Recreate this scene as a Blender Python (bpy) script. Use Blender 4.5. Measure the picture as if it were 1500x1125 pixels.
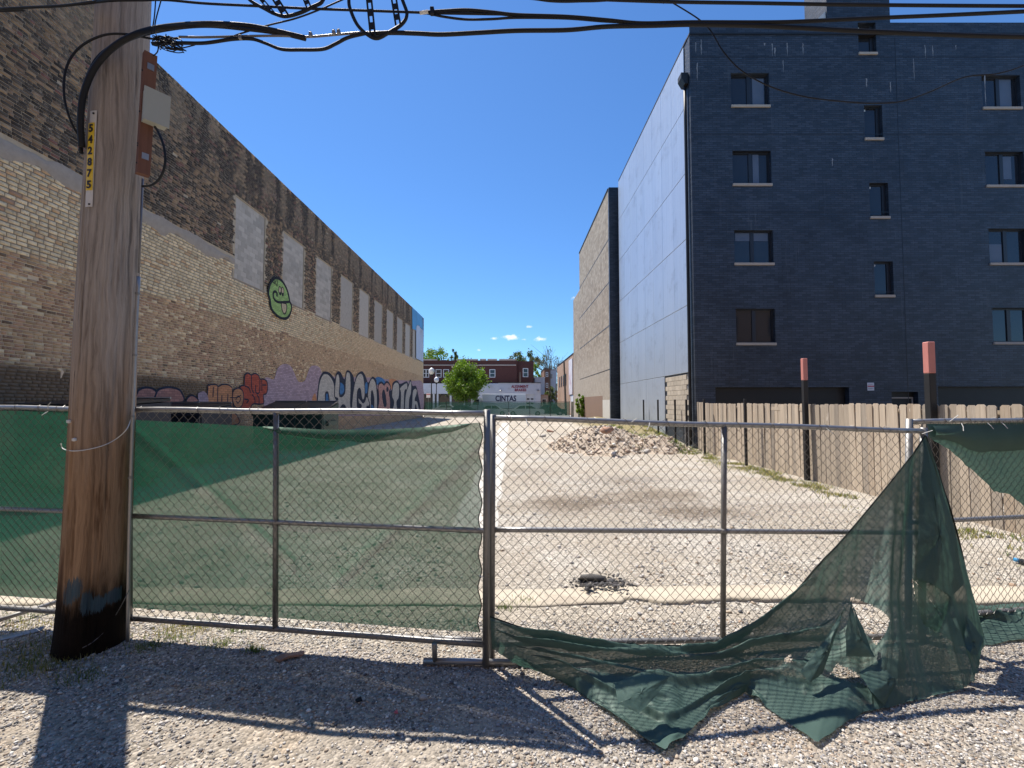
import bpy, bmesh, math, random
import numpy as np
from mathutils import Vector, Matrix

random.seed(7); rng = np.random.default_rng(7)
S = bpy.context.scene
COL = S.collection
for o in list(bpy.data.objects): bpy.data.objects.remove(o)

# ------------------------------------------------------------------ camera, sky, sun, exposure
CAMH = 1.8; FPX = 650.0; PITCH = math.atan(27.5 / 650.0)
cam = bpy.data.cameras.new('camera'); camo = bpy.data.objects.new('camera', cam); COL.objects.link(camo)
cam.sensor_width = 36; cam.sensor_fit = 'HORIZONTAL'; cam.lens = FPX / 1500 * 36
cam.clip_start = 0.05; cam.clip_end = 3000
camo.location = (0, 0, CAMH); camo.rotation_euler = (math.pi / 2 + PITCH, 0, 0)
S.camera = camo

SUN_EL = math.radians(61.5); SUN_AZ = math.radians(-41)      # azimuth from +Y towards +X
SUN_DIR = Vector((math.sin(SUN_AZ) * math.cos(SUN_EL), math.cos(SUN_AZ) * math.cos(SUN_EL), math.sin(SUN_EL)))
W = bpy.data.worlds.new('World'); S.world = W; W.use_nodes = True
wn = W.node_tree.nodes; wl = W.node_tree.links
for n in list(wn): wn.remove(n)
w_out = wn.new('ShaderNodeOutputWorld'); w_bg = wn.new('ShaderNodeBackground')
sky = wn.new('ShaderNodeTexSky'); sky.sky_type = 'NISHITA'; sky.sun_disc = False
sky.sun_elevation = SUN_EL; sky.sun_rotation = SUN_AZ
sky.altitude = 200; sky.air_density = 1.0; sky.dust_density = 0.15; sky.ozone_density = 3.0
w_bg.inputs['Strength'].default_value = 0.108
sun = bpy.data.lights.new('sun', 'SUN'); suno = bpy.data.objects.new('sun', sun); COL.objects.link(suno)
sun.energy = 4.9; sun.angle = math.radians(0.53); sun.color = (1.0, 0.93, 0.83)
suno.rotation_euler = SUN_DIR.to_track_quat('Z', 'Y').to_euler()
S.view_settings.view_transform = 'Standard'; S.view_settings.look = 'None'
S.view_settings.gamma = 1; S.view_settings.use_curve_mapping = False
S.view_settings.exposure = 0.65
S.cycles.max_bounces = 8; S.cycles.diffuse_bounces = 4; S.cycles.transparent_max_bounces = 24

# ------------------------------------------------------------------ geometry helpers
def ray(px, py):
    cx = (px - 750) / FPX; cy = (562.5 - py) / FPX
    return cx, math.cos(PITCH) - cy * math.sin(PITCH), math.sin(PITCH) + cy * math.cos(PITCH)
def at(px, py, D):
    a, b, c = ray(px, py); return Vector((a * D / b, D, CAMH + c * D / b))
def gnd(px, py, z=0.0):
    a, b, c = ray(px, py); t = (z - CAMH) / c; return Vector((a * t, b * t, z))
def onx(px, py, X):
    a, b, c = ray(px, py); t = X / a; return Vector((X, b * t, CAMH + c * t))
_tab = np.random.default_rng(3).random((256, 256))
def vn(x, y):
    x = np.asarray(x, float); y = np.asarray(y, float)
    xi = np.floor(x).astype(int); yi = np.floor(y).astype(int); fx = x - xi; fy = y - yi
    fx = fx * fx * (3 - 2 * fx); fy = fy * fy * (3 - 2 * fy)
    g = lambda a, b: _tab[a & 255, b & 255]
    return (g(xi, yi) * (1 - fx) + g(xi + 1, yi) * fx) * (1 - fy) + (g(xi, yi + 1) * (1 - fx) + g(xi + 1, yi + 1) * fx) * fy
def fbm(x, y, o=4):
    s = 0; a = .5; x = np.asarray(x, float); y = np.asarray(y, float)
    for i in range(o): s = s + a * vn(x, y); x = x * 2.03 + 17.3; y = y * 2.03 + 9.1; a *= .5
    return s
def sm(a, b, x):
    t = np.clip((np.asarray(x, float) - a) / (b - a), 0, 1); return t * t * (3 - 2 * t)

ORG = {}
def tag(o, label=None, cat=None, group=None, kind=None):
    if label: o['label'] = label
    if cat: o['category'] = cat
    if group: o['group'] = group
    if kind: o['kind'] = kind
    return o
def thing(name, label, cat, loc=(0, 0, 0), group=None):
    o = bpy.data.objects.new(name, None); COL.objects.link(o); o.location = loc; ORG[o.name] = Vector(loc)
    o.empty_display_size = .2
    return tag(o, label, cat, group)
def finish(name, me, parent, smooth, mat, base=None):
    if smooth: me.polygons.foreach_set('use_smooth', np.ones(len(me.polygons), bool))
    for m in (mat if isinstance(mat, (list, tuple)) else [mat]): me.materials.append(m)
    o = bpy.data.objects.new(name, me); COL.objects.link(o)
    if parent is not None:
        o.parent = parent; ORG[o.name] = ORG[parent.name]
        if base is None: me.transform(Matrix.Translation(-ORG[parent.name]))
    else:
        n = len(me.vertices); co = np.empty(n * 3); me.vertices.foreach_get('co', co); co = co.reshape(-1, 3)
        b = Vector(((co[:, 0].min() + co[:, 0].max()) / 2, (co[:, 1].min() + co[:, 1].max()) / 2, co[:, 2].min()))
        me.transform(Matrix.Translation(-b)); o.location = b; ORG[o.name] = b
    return o
def raw(name, V, F, mat, parent=None, smooth=False, col=None):
    """big uniform meshes (numpy arrays); F is (n,k)"""
    V = np.asarray(V, np.float32); F = np.asarray(F, np.int32)
    me = bpy.data.meshes.new(name); n, k = F.shape
    me.vertices.add(len(V)); me.vertices.foreach_set('co', V.ravel())
    me.loops.add(n * k); me.loops.foreach_set('vertex_index', F.ravel())
    me.polygons.add(n); me.polygons.foreach_set('loop_start', np.arange(0, n * k, k, dtype=np.int32))
    me.update(calc_edges=True)
    if col is not None:
        a = me.attributes.new('col', 'FLOAT_COLOR', 'POINT')
        c = np.ones((len(V), 4), np.float32); c[:, :3] = col; a.data.foreach_set('color', c.ravel())
    return finish(name, me, parent, smooth, mat)
class MB:
    def __init__(s): s.v = []; s.f = []
    def add(s, vs, fs):
        b = len(s.v); s.v += [tuple(v) for v in vs]; s.f += [tuple(i + b for i in f) for f in fs]; return s
    def box(s, x0, x1, y0, y1, z0, z1):
        return s.add([(x0,y0,z0),(x1,y0,z0),(x1,y1,z0),(x0,y1,z0),(x0,y0,z1),(x1,y0,z1),(x1,y1,z1),(x0,y1,z1)],
                     [(0,3,2,1),(4,5,6,7),(0,1,5,4),(1,2,6,5),(2,3,7,6),(3,0,4,7)])
    def bevbox(s, x0, x1, y0, y1, z0, z1, b):
        vs = []
        for z, i in ((z0, b), (z0 + b, 0), (z1 - b, 0), (z1, b)):
            for (x, y) in ((x0+i,y0+b),(x0+b,y0+i),(x1-b,y0+i),(x1-i,y0+b),(x1-i,y1-b),(x1-b,y1-i),(x0+b,y1-i),(x0+i,y1-b)): vs.append((x, y, z))
        fs = [tuple(range(7, -1, -1)), tuple(range(24, 32))]
        for r in range(3):
            for k in range(8): fs.append((r*8+k, r*8+(k+1)%8, r*8+8+(k+1)%8, r*8+8+k))
        return s.add(vs, fs)
    def tube(s, pts, r, n=8, cap=True, closed=False):
        pts = [Vector(p) for p in pts]; N = len(pts); rs = r if isinstance(r, (list, tuple)) else [r] * N
        vs = []; up = None
        for i, p in enumerate(pts):
            if closed: d = pts[(i + 1) % N] - pts[i - 1]
            else: d = (pts[min(i + 1, N - 1)] - pts[max(i - 1, 0)])
            if d.length < 1e-9: d = Vector((0, 0, 1))
            d.normalize()
            if up is None: up = Vector((0, 0, 1)) if abs(d.z) < .9 else Vector((1, 0, 0))
            a = d.cross(up)
            if a.length < 1e-4: a = d.orthogonal()
            a.normalize(); b = a.cross(d).normalized(); up = b
            for k in range(n):
                t = 2 * math.pi * k / n; vs.append(p + (a * math.cos(t) + b * math.sin(t)) * rs[i])
        fs = []
        for i in range(N if closed else N - 1):
            j = (i + 1) % N
            for k in range(n): fs.append((i*n+k, i*n+(k+1)%n, j*n+(k+1)%n, j*n+k))
        if cap and not closed: fs += [tuple(range(n-1, -1, -1)), tuple(range((N-1)*n, N*n))]
        return s.add(vs, fs)
    def prism(s, poly, axis, a0, a1):
        """poly of 2-D points extruded along axis ('x': (y,z) points; 'y': (x,z); 'z': (x,y))"""
        n = len(poly)
        f = {'x': lambda p, a: (a, p[0], p[1]), 'y': lambda p, a: (p[0], a, p[1]), 'z': lambda p, a: (p[0], p[1], a)}[axis]
        return s.add([f(p, a0) for p in poly] + [f(p, a1) for p in poly],
                     [tuple(range(n)), tuple(range(2*n-1, n-1, -1))] + [(i, (i+1)%n, n+(i+1)%n, n+i) for i in range(n)])
    def lathe(s, prof, c, n=16):
        vs = []; fs = []
        for (r, z) in prof:
            for k in range(n): t = 2*math.pi*k/n; vs.append((c[0]+r*math.cos(t), c[1]+r*math.sin(t), c[2]+z))
        for i in range(len(prof)-1):
            for k in range(n): fs.append((i*n+k, i*n+(k+1)%n, (i+1)*n+(k+1)%n, (i+1)*n+k))
        fs += [tuple(range(n-1, -1, -1)), tuple(range((len(prof)-1)*n, len(prof)*n))]
        return s.add(vs, fs)
    def grid(s, P):
        n = len(P); m = len(P[0])
        return s.add([p for r in P for p in r], [(i*m+j, i*m+j+1, (i+1)*m+j+1, (i+1)*m+j) for i in range(n-1) for j in range(m-1)])
    def build(s, name, mat, parent=None, smooth=False, fixn=False):
        me = bpy.data.meshes.new(name); me.from_pydata(s.v, [], s.f); me.update()
        if fixn:
            bm = bmesh.new(); bm.from_mesh(me); bmesh.ops.recalc_face_normals(bm, faces=bm.faces); bm.to_mesh(me); bm.free()
        return finish(name, me, parent, smooth, mat)
def inst(name, me, loc, parent, rot=(0, 0, 0), scale=(1, 1, 1)):
    o = bpy.data.objects.new(name, me); COL.objects.link(o)
    if parent is not None: o.parent = parent; loc = Vector(loc) - ORG[parent.name]
    o.location = loc; o.rotation_euler = rot; o.scale = scale
    ORG[o.name] = Vector(loc); return o
def mesh_of(mb, name, mat):
    me = bpy.data.meshes.new(name); me.from_pydata(mb.v, [], mb.f); me.update(); me.materials.append(mat); return me
def smooth_curve(pts, n=6, closed=False):
    pts = [Vector(p) for p in pts]; N = len(pts); out = []
    for i in range(N if closed else N - 1):
        g = (lambda k: pts[k % N]) if closed else (lambda k: pts[min(max(k, 0), N - 1)])
        p0, p1, p2, p3 = g(i-1), g(i), g(i+1), g(i+2)
        for k in range(n):
            t = k / n
            out.append(.5*((2*p1)+(p2-p0)*t+(2*p0-5*p1+4*p2-p3)*t*t+(3*p1-p0-3*p2+p3)*t**3))
    if not closed: out.append(pts[-1])
    return out

# ------------------------------------------------------------------ materials
class NT:
    def __init__(s, name):
        s.m = bpy.data.materials.new(name); s.m.use_nodes = True; s.t = s.m.node_tree
        s.b = s.t.nodes['Principled BSDF']; s.out = s.t.nodes['Material Output']; s._pos = None
    def n(s, typ, **kw):
        nd = s.t.nodes.new('ShaderNode' + typ)
        for k, v in kw.items(): setattr(nd, k, v)
        return nd
    def l(s, a, b): s.t.links.new(a, b)
    def put(s, sock, v):
        if hasattr(v, 'default_value') or hasattr(v, 'is_output'): s.l(v, sock)
        else:
            if hasattr(v, '__len__') and len(v) == 3 and sock.type == 'RGBA': v = (*v, 1)
            sock.default_value = v
    def pos(s):
        if s._pos is None: s._pos = s.n('NewGeometry').outputs['Position']
        return s._pos
    def obj(s): return s.n('TexCoord').outputs['Object']
    def mapping(s, vec, scale=(1, 1, 1), loc=(0, 0, 0), rot=(0, 0, 0)):
        m = s.n('Mapping'); s.l(vec, m.inputs[0]); m.inputs['Scale'].default_value = scale
        m.inputs['Location'].default_value = loc; m.inputs['Rotation'].default_value = rot; return m.outputs[0]
    def noise(s, vec, scale, detail=4, rough=.6, dist=0):
        n = s.n('TexNoise'); s.l(vec, n.inputs['Vector']); n.inputs['Scale'].default_value = scale
        n.inputs['Detail'].default_value = detail; n.inputs['Roughness'].default_value = rough
        n.inputs['Distortion'].default_value = dist; return n.outputs['Fac']
    def voro(s, vec, scale, feature='F1', out='Distance', rnd=1):
        n = s.n('TexVoronoi', feature=feature); s.l(vec, n.inputs['Vector']); n.inputs['Scale'].default_value = scale
        n.inputs['Randomness'].default_value = rnd; return n.outputs[out]
    def ramp(s, fac, stops, interp='LINEAR'):
        r = s.n('ValToRGB'); s.l(fac, r.inputs[0]); cr = r.color_ramp; cr.interpolation = interp
        while len(cr.elements) < len(stops): cr.elements.new(.5)
        for e, (p, c) in zip(cr.elements, stops):
            e.position = p; e.color = (c, c, c, 1) if not hasattr(c, '__len__') else (*c, 1)
        return r.outputs[0]
    def mix(s, fac, a, b, mode='MIX'):
        m = s.n('Mix', data_type='RGBA', blend_type=mode)
        s.put(m.inputs[0], fac); s.put(m.inputs[6], a); s.put(m.inputs[7], b); return m.outputs[2]
    def math(s, op, a, b=None, c=None, clamp=False):
        m = s.n('Math', operation=op, use_clamp=clamp); s.put(m.inputs[0], a)
        if b is not None: s.put(m.inputs[1], b)
        if c is not None: s.put(m.inputs[2], c)
        return m.outputs[0]
    def sep(s, v): n = s.n('SeparateXYZ'); s.l(v, n.inputs[0]); return n.outputs
    def comb(s, x, y, z):
        n = s.n('CombineXYZ')
        for i, q in enumerate((x, y, z)): s.put(n.inputs[i], q)
        return n.outputs[0]
    def sstep(s, v, a, b):
        n = s.n('MapRange', interpolation_type='SMOOTHSTEP'); s.put(n.inputs[0], v)
        n.inputs[1].default_value = a; n.inputs[2].default_value = b; return n.outputs[0]
    def bump(s, h, strength=.3, dist=.01):
        b = s.n('Bump'); s.l(h, b.inputs['Height']); b.inputs['Strength'].default_value = strength
        b.inputs['Distance'].default_value = dist; s.l(b.outputs[0], s.b.inputs['Normal']); return b.outputs[0]
    def done(s, col, rough=.8, metal=0, spec=None):
        s.put(s.b.inputs['Base Color'], col); s.put(s.b.inputs['Roughness'], rough); s.put(s.b.inputs['Metallic'], metal)
        if spec is not None: s.b.inputs['Specular IOR Level'].default_value = spec
        return s.m
def simple(name, c, rough=.7, metal=0, var=.25, scale=6, bump=.15, orand=0.0, spec=None, grime=None):
    t = NT(name); p = t.pos(); f = t.noise(p, scale, 5)
    col = t.mix(f, tuple(x * (1 - var) for x in c), tuple(min(1, x * (1 + var)) for x in c))
    if grime: col = t.mix(t.sstep(t.noise(p, scale * .35, 6, .7), .48, .72), col, grime)
    if orand:
        r = t.n('ObjectInfo').outputs['Random']
        col = t.mix(1.0, col, t.ramp(r, [(0, 1 - orand), (1, 1 + orand)]), 'MULTIPLY')
    t.bump(t.noise(p, scale * 8, 4), bump, .01)
    return t.done(col, t.math('ADD', t.math('MULTIPLY', f, .2), rough - .1), metal, spec)

M = {}
# clouds in the sky: small cumulus wisps low over the far roofs
tc = wn.new('ShaderNodeTexCoord')
def w_math(op, a, b=None, clamp=False):
    m = wn.new('ShaderNodeMath'); m.operation = op; m.use_clamp = clamp
    for i, q in enumerate((a, b)):
        if q is None: continue
        if hasattr(q, 'is_output'): wl.new(q, m.inputs[i])
        else: m.inputs[i].default_value = q
    return m.outputs[0]
sp = wn.new('ShaderNodeSeparateXYZ'); wl.new(tc.outputs['Generated'], sp.inputs[0])
cn = wn.new('ShaderNodeTexNoise'); wl.new(tc.outputs['Generated'], cn.inputs['Vector'])
cn.inputs['Scale'].default_value = 70; cn.inputs['Detail'].default_value = 7; cn.inputs['Roughness'].default_value = .62
tot = None
for (px, py, wx, wy, k) in ((748, 494, 17, 5.5, 1), (768, 497, 10, 3.5, .8), (792, 497, 14, 6, 1), (724, 496, 8, 3, .75), (702, 513, 6, 3.2, .85),
                            (776, 479, 8, 3, .75), (828, 505, 7, 2.5, .45), (841, 436, 9, 6, .6), (845, 455, 4, 7, .4), (1200, 420, 60, 8, .6), (300, 440, 70, 9, .6), (-300, 300, 60, 12, .9)):
    a, b, c = ray(px, py); l_ = math.sqrt(a*a+b*b+c*c); a /= l_; b /= l_; c /= l_
    dx = w_math('DIVIDE', w_math('SUBTRACT', sp.outputs[0], a), wx / 650); dz = w_math('DIVIDE', w_math('SUBTRACT', sp.outputs[2], c), wy / 650)
    front = w_math('GREATER_THAN', sp.outputs[1], 0.0)
    g = w_math('MULTIPLY', w_math('MULTIPLY', w_math('SUBTRACT', 1.0, w_math('SQRT', w_math('ADD', w_math('MULTIPLY', dx, dx), w_math('MULTIPLY', dz, dz))), True), k), front)
    tot = g if tot is None else w_math('MAXIMUM', tot, g)
den = w_math('MULTIPLY', w_math('SUBTRACT', w_math('ADD', w_math('MULTIPLY', tot, 1.15), w_math('MULTIPLY', cn.outputs['Fac'], 2.6)), 1.66), 1.25, True)
den = w_math('MULTIPLY', den, w_math('GREATER_THAN', tot, 0.0), True)
cm = wn.new('ShaderNodeMix'); cm.data_type = 'RGBA'; wl.new(den, cm.inputs[0])
tint = wn.new('ShaderNodeMix'); tint.data_type = 'RGBA'; tint.blend_type = 'MULTIPLY'; tint.inputs[0].default_value = 1
tint.inputs[7].default_value = (.50, .775, 1.05, 1); wl.new(sky.outputs[0], tint.inputs[6])
wl.new(tint.outputs[2], cm.inputs[6]); cm.inputs[7].default_value = (7.0, 7.2, 7.4, 1)
wl.new(cm.outputs[2], w_bg.inputs['Color']); wl.new(w_bg.outputs[0], w_out.inputs['Surface'])

# wall bricks: colour comes with each brick; three beddings of mortar up the wall
def zone_mortar(t, p):
    x_, y_, z_ = t.sep(p); f = t.noise(p, 4, 6, .7)
    lo = t.mix(f, (.50, .375, .25), (.84, .68, .46)); mid = t.mix(f, (.22, .17, .12), (.38, .30, .21)); hi = t.mix(f, (.34, .27, .185), (.62, .51, .36))
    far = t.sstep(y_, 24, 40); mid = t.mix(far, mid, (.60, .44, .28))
    zz_ = t.math('ADD', z_, t.math('MULTIPLY', t.math('SUBTRACT', t.noise(p, .8, 4), .5), .5))
    up_ = t.math('MAXIMUM', t.math('GREATER_THAN', z_, 7.35), t.math('MULTIPLY', t.math('GREATER_THAN', z_, 6.74), t.math('GREATER_THAN', y_, 17.3)))
    c_ = t.mix(up_, t.mix(t.sstep(zz_, 5.0, 5.2), lo, mid), hi)
    return t.mix(t.math('MULTIPLY', t.sstep(zz_, 2.7, 2.5), t.sstep(y_, 17, 15)), c_, (.19, .135, .085))
t = NT('old_brick'); p = t.pos()
at_ = t.n('Attribute', attribute_name='col')
c = t.mix(t.noise(p, 45, 4, .7), t.mix(1, at_.outputs['Color'], (.72, .70, .68), 'MULTIPLY'), t.mix(1, at_.outputs['Color'], (1.25, 1.22, 1.2), 'MULTIPLY'))
sm_f = t.math('MULTIPLY', t.sstep(t.noise(t.mapping(p, (1, 1, 1.6)), 9, 6, .75), .50, .66), t.sstep(t.noise(p, 1.1, 4, .6), .36, .56))
c = t.mix(t.math('MULTIPLY', sm_f, .75), c, zone_mortar(t, p))
t.bump(t.noise(p, 70, 4, .7), .5, .006); M['brick'] = t.done(c, .9)
t = NT('old_mortar'); p = t.pos(); c = zone_mortar(t, p)
t.bump(t.noise(p, 60, 4), .6, .008); M['mortar'] = t.done(c, .95)
t = NT('parge_coat'); p = t.pos()
t.bump(t.noise(p, 22, 6, .7), .5, .02); M['parge'] = t.done(t.mix(t.noise(p, 5, 6, .7), (.28, .235, .185), (.50, .42, .335)), .95)
t = NT('cinder_block'); p = t.pos(); r = t.n('ObjectInfo').outputs['Random']
c = t.mix(t.noise(p, 5, 6, .7), (.42, .375, .315), (.60, .54, .455))
c = t.mix(1, c, t.ramp(r, [(0, .76), (1, 1.1)]), 'MULTIPLY')
t.bump(t.noise(p, 80, 4), .5, .006); M['block'] = t.done(c, .95)
M['block_joint'] = simple('block_joint', (.47, .42, .35), .95, var=.15, scale=9)
M['coping'] = simple('coping_tile', (.035, .032, .03), .6, var=.3)
def painted_brick(name, c, var=.14, chip=(.33, .25, .17), chipamt=.74, pitch=(.215, .08)):
    t = NT(name); p = t.pos(); s_ = t.sep(p)
    br = t.n('TexBrick'); t.l(t.comb(s_[1], s_[2], 0), br.inputs['Vector']); br.inputs['Scale'].default_value = 1
    br.inputs['Brick Width'].default_value = pitch[0]; br.inputs['Row Height'].default_value = pitch[1]
    br.inputs['Mortar Size'].default_value = .009; br.inputs['Mortar Smooth'].default_value = .4
    br.inputs['Color1'].default_value = (*[x * (1 - var) for x in c], 1); br.inputs['Color2'].default_value = (*[min(1, x * (1 + var)) for x in c], 1)
    br.inputs['Mortar'].default_value = (*[x * .62 for x in c], 1)
    col = t.mix(t.sstep(t.noise(p, 9, 7, .8), chipamt, chipamt + .06), br.outputs['Color'], chip)
    col = t.mix(t.math('MULTIPLY', t.sstep(t.noise(t.mapping(p, (1, 3, .6)), 3, 6, .7), .5, .75), .35), col, tuple(x * .55 for x in c))
    t.bump(t.math('SUBTRACT', 1.0, br.outputs['Fac']), .6, .008)
    return t.done(col, .85)
M['g_lav'] = painted_brick('paint_lavender', (.46, .33, .36), .22, (.56, .42, .29), .60)
M['g_silver'] = painted_brick('paint_silver', (.58, .53, .45), .16, (.2, .18, .15), .66)
M['g_navy'] = painted_brick('paint_navy', (.022, .028, .05), .25)
M['g_blue'] = painted_brick('paint_blue', (.06, .20, .42), .2)
M['g_orange'] = painted_brick('paint_orange', (.66, .29, .13), .14)
M['g_red'] = painted_brick('paint_red', (.48, .095, .05), .2)
M['g_pink'] = painted_brick('paint_pink', (.60, .33, .27), .2, (.05, .05, .08), .55)
M['g_rose'] = painted_brick('paint_rose', (.46, .22, .17), .2)
M['g_green'] = painted_brick('paint_green', (.34, .50, .16), .22, (.45, .40, .28), .62)
M['g_cream'] = painted_brick('paint_cream', (.60, .48, .30), .12)
M['g_brown'] = painted_brick('paint_brown', (.17, .115, .065), .12, (.24, .17, .10), .66)
M['g_black'] = painted_brick('paint_black', (.015, .016, .018), .2)
M['m_blue'] = simple('mural_blue', (.11, .36, .62), .8, var=.35, scale=.9, bump=.1)
M['m_white'] = simple('mural_white', (.55, .62, .72), .8, var=.12, scale=1.5, bump=.1, grime=(.42, .45, .5))

def steel(name, c, rough, spots=.0):
    t = NT(name); p = t.pos(); f = t.noise(p, 14, 6, .7)
    col = t.mix(f, tuple(x * .7 for x in c), tuple(min(1, x * 1.2) for x in c))
    if spots: col = t.mix(t.sstep(t.noise(p, 6, 7, .75), spots, spots + .07), col, (.14, .07, .035))
    t.bump(t.noise(p, 120, 3), .12, .003)
    return t.done(col, t.math('ADD', t.math('MULTIPLY', f, .25), rough), .75)
M['galv'] = steel('galvanised_steel', (.36, .36, .36), .32, .72)
M['galv_d'] = steel('dull_steel', (.26, .255, .25), .4, .64)
t = NT('fence_wire'); p = t.pos(); M['wire'] = t.done(t.mix(t.noise(p, 30, 4), (.13, .12, .11), (.28, .27, .255)), .42, .5)
M['black_steel'] = simple('black_steel', (.011, .011, .012), .55, 0, var=.3)
M['pink'] = simple('faded_red_paint', (.52, .20, .17), .6, var=.12, scale=10)
M['rubber'] = simple('cable_jacket', (.009, .010, .013), .6, 0, var=.3, scale=20, spec=.3)
M['cable_grey'] = simple('strand_wire', (.16, .16, .17), .4, .5, var=.3, scale=40)
M['plastic_w'] = simple('white_plastic', (.62, .62, .60), .5, var=.08)

def fabric(name, c, tr, alpha_lo, alpha_hi):
    t = NT(name); p = t.pos()
    col = t.mix(t.noise(p, 3, 6, .7), tuple(x * .75 for x in c), tuple(x * 1.2 for x in c))
    col = t.mix(t.math('MULTIPLY', t.sstep(t.noise(p, 1.5, 6, .7), .55, .75), .4), col, (.12, .14, .11))
    d = t.n('BsdfDiffuse'); t.l(col, d.inputs[0]); tl = t.n('BsdfTranslucent'); t.l(t.mix(1, col, (.8, 1, .9), 'MULTIPLY'), tl.inputs[0])
    gl = t.n('BsdfGlossy'); gl.inputs['Roughness'].default_value = .5; gl.inputs[0].default_value = (.5, .6, .55, 1)
    m1 = t.n('MixShader'); m1.inputs[0].default_value = tr; t.l(d.outputs[0], m1.inputs[1]); t.l(tl.outputs[0], m1.inputs[2])
    m3 = t.n('MixShader'); m3.inputs[0].default_value = .05; t.l(m1.outputs[0], m3.inputs[1]); t.l(gl.outputs[0], m3.inputs[2])
    tp = t.n('BsdfTransparent'); m2 = t.n('MixShader')
    weave = t.noise(t.mapping(p, (1, 1, 1.7)), 260, 2, .6)
    a = t.math('ADD', t.math('MULTIPLY', t.sstep(weave, .35, .65), alpha_hi - alpha_lo), alpha_lo)
    a = t.math('SUBTRACT', a, t.math('MULTIPLY', t.sstep(t.noise(t.mapping(p, (1, 1, 5)), 4, 4), .4, .7), .06))
    g_ = t.n('NewGeometry'); dt = t.n('VectorMath', operation='DOT_PRODUCT'); t.l(g_.outputs['Incoming'], dt.inputs[0]); t.l(g_.outputs['Normal'], dt.inputs[1])
    inv = t.math('DIVIDE', 1.0, t.math('MAXIMUM', t.math('ABSOLUTE', dt.outputs['Value']), .12))
    a = t.math('SUBTRACT', 1.0, t.math('POWER', t.math('SUBTRACT', 1.0, a), inv), None, True)
    t.put(m2.inputs[0], a); t.l(tp.outputs[0], m2.inputs[1]); t.l(m3.outputs[0], m2.inputs[2])
    b = t.n('Bump'); t.l(weave, b.inputs['Height']); b.inputs['Strength'].default_value = .4; b.inputs['Distance'].default_value = .003
    t.l(b.outputs[0], d.inputs['Normal'])
    t.l(m2.outputs[0], t.out.inputs['Surface']); t.t.nodes.remove(t.b)
    return t.m
M['screen'] = fabric('green_mesh_fabric', (.03, .118, .077), .5, .62, .88)
M['screen2'] = fabric('green_torn_fabric', (.078, .135, .118), .4, .84, .97)
M['screen_far'] = fabric('green_far_fabric', (.03, .085, .065), .4, .62, .80)
M['hem'] = simple('dark_hem', (.012, .02, .016), .8, var=.2)

# ------------------------------------------------------------------ ground
def gz(x, y):
    x = np.asarray(x, float); y = np.asarray(y, float)
    h = .75 * sm(15, 25, y) * sm(3.6, 6.3, x) * (1 - sm(34, 44, y))
    h = h + .05 * np.exp(-((x + 1.6) / 1.3) ** 2 - ((y - 3.1) / .35) ** 2)
    h = h + .06 * np.exp(-((x + 3.2) / .8) ** 2 - ((y - 3.4) / .5) ** 2)
    near = np.exp(-np.maximum(0, np.hypot(x, y) - 6) / 10)
    h = h + near * (.05 * (fbm(x * .9, y * .9, 3) - .44) + .022 * (fbm(x * 5, y * 5, 3) - .44))
    h = h + (.05 * (fbm(x * .4 + 5, y * .4, 3) - .44)) * (y < 54) * (1 - near)
    return h
def axis(lo, hi, flo, fhi, fine, grow=1.18):
    a = list(np.arange(flo, fhi + 1e-6, fine)); s = fine; v = fhi
    while v < hi: s *= grow; v += s; a.append(min(v, hi))
    s = fine; v = flo; pre = []
    while v > lo: s *= grow; v -= s; pre.append(max(v, lo))
    return np.array(pre[::-1] + a)
gx = axis(-700, 700, -6, 8, .06); gy = axis(-60, 1500, 1.6, 9, .06)
GX, GY = np.meshgrid(gx, gy); GZ = gz(GX, GY)
nx, ny = len(gx), len(gy)
idx = np.arange(nx * ny).reshape(ny, nx)
Fq = np.stack([idx[:-1, :-1], idx[:-1, 1:], idx[1:, 1:], idx[1:, :-1]], -1).reshape(-1, 4)
t = NT('gravel_ground'); p = t.pos(); X_, Y_, Z_ = t.sep(p)
v1 = t.n('TexVoronoi'); t.l(p, v1.inputs['Vector']); v1.inputs['Scale'].default_value = 55
v2 = t.n('TexVoronoi'); t.l(p, v2.inputs['Vector']); v2.inputs['Scale'].default_value = 17
cs = t.sep(v1.outputs['Color']); cs2 = t.sep(v2.outputs['Color'])
big = t.noise(p, .55, 6, .65); med = t.noise(p, 2.2, 6, .7)
lot = t.mix(med, (.33, .285, .225), (.48, .43, .36))
lot = t.mix(t.sstep(big, .45, .62), lot, (.47, .43, .37))
alley = t.mix(med, (.29, .25, .205), (.41, .365, .305))
alley = t.mix(t.math('MULTIPLY', t.sstep(t.noise(p, .9, 5), .5, .66), t.sstep(Y_, 2.9, 2.3)), alley, (.36, .28, .20))
c = t.mix(t.sstep(t.math('ADD', Y_, t.math('MULTIPLY', med, .4)), 3.4, 3.9), alley, lot)
sp_ = t.ramp(cs[0], [(0, .38), (.35, .8), (.75, 1.1), (1, 1.5)])
sp_fade = t.math('SUBTRACT', 1.0, t.sstep(Y_, 9, 30))
c = t.mix(t.math('MULTIPLY', t.math('ADD', t.math('MULTIPLY', t.sstep(med, .35, .6), .5), .4), sp_fade), c, t.mix(1, c, sp_, 'MULTIPLY'))
sp2 = t.math('MULTIPLY', t.math('GREATER_THAN', cs2[1], .78), t.sstep(v2.outputs['Distance'], .4, .3))
c = t.mix(t.math('MULTIPLY', sp2, .6), c, t.ramp(cs2[0], [(0, (.09, .085, .08)), (.5, (.3, .27, .23)), (1, (.55, .52, .47))]))
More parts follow.
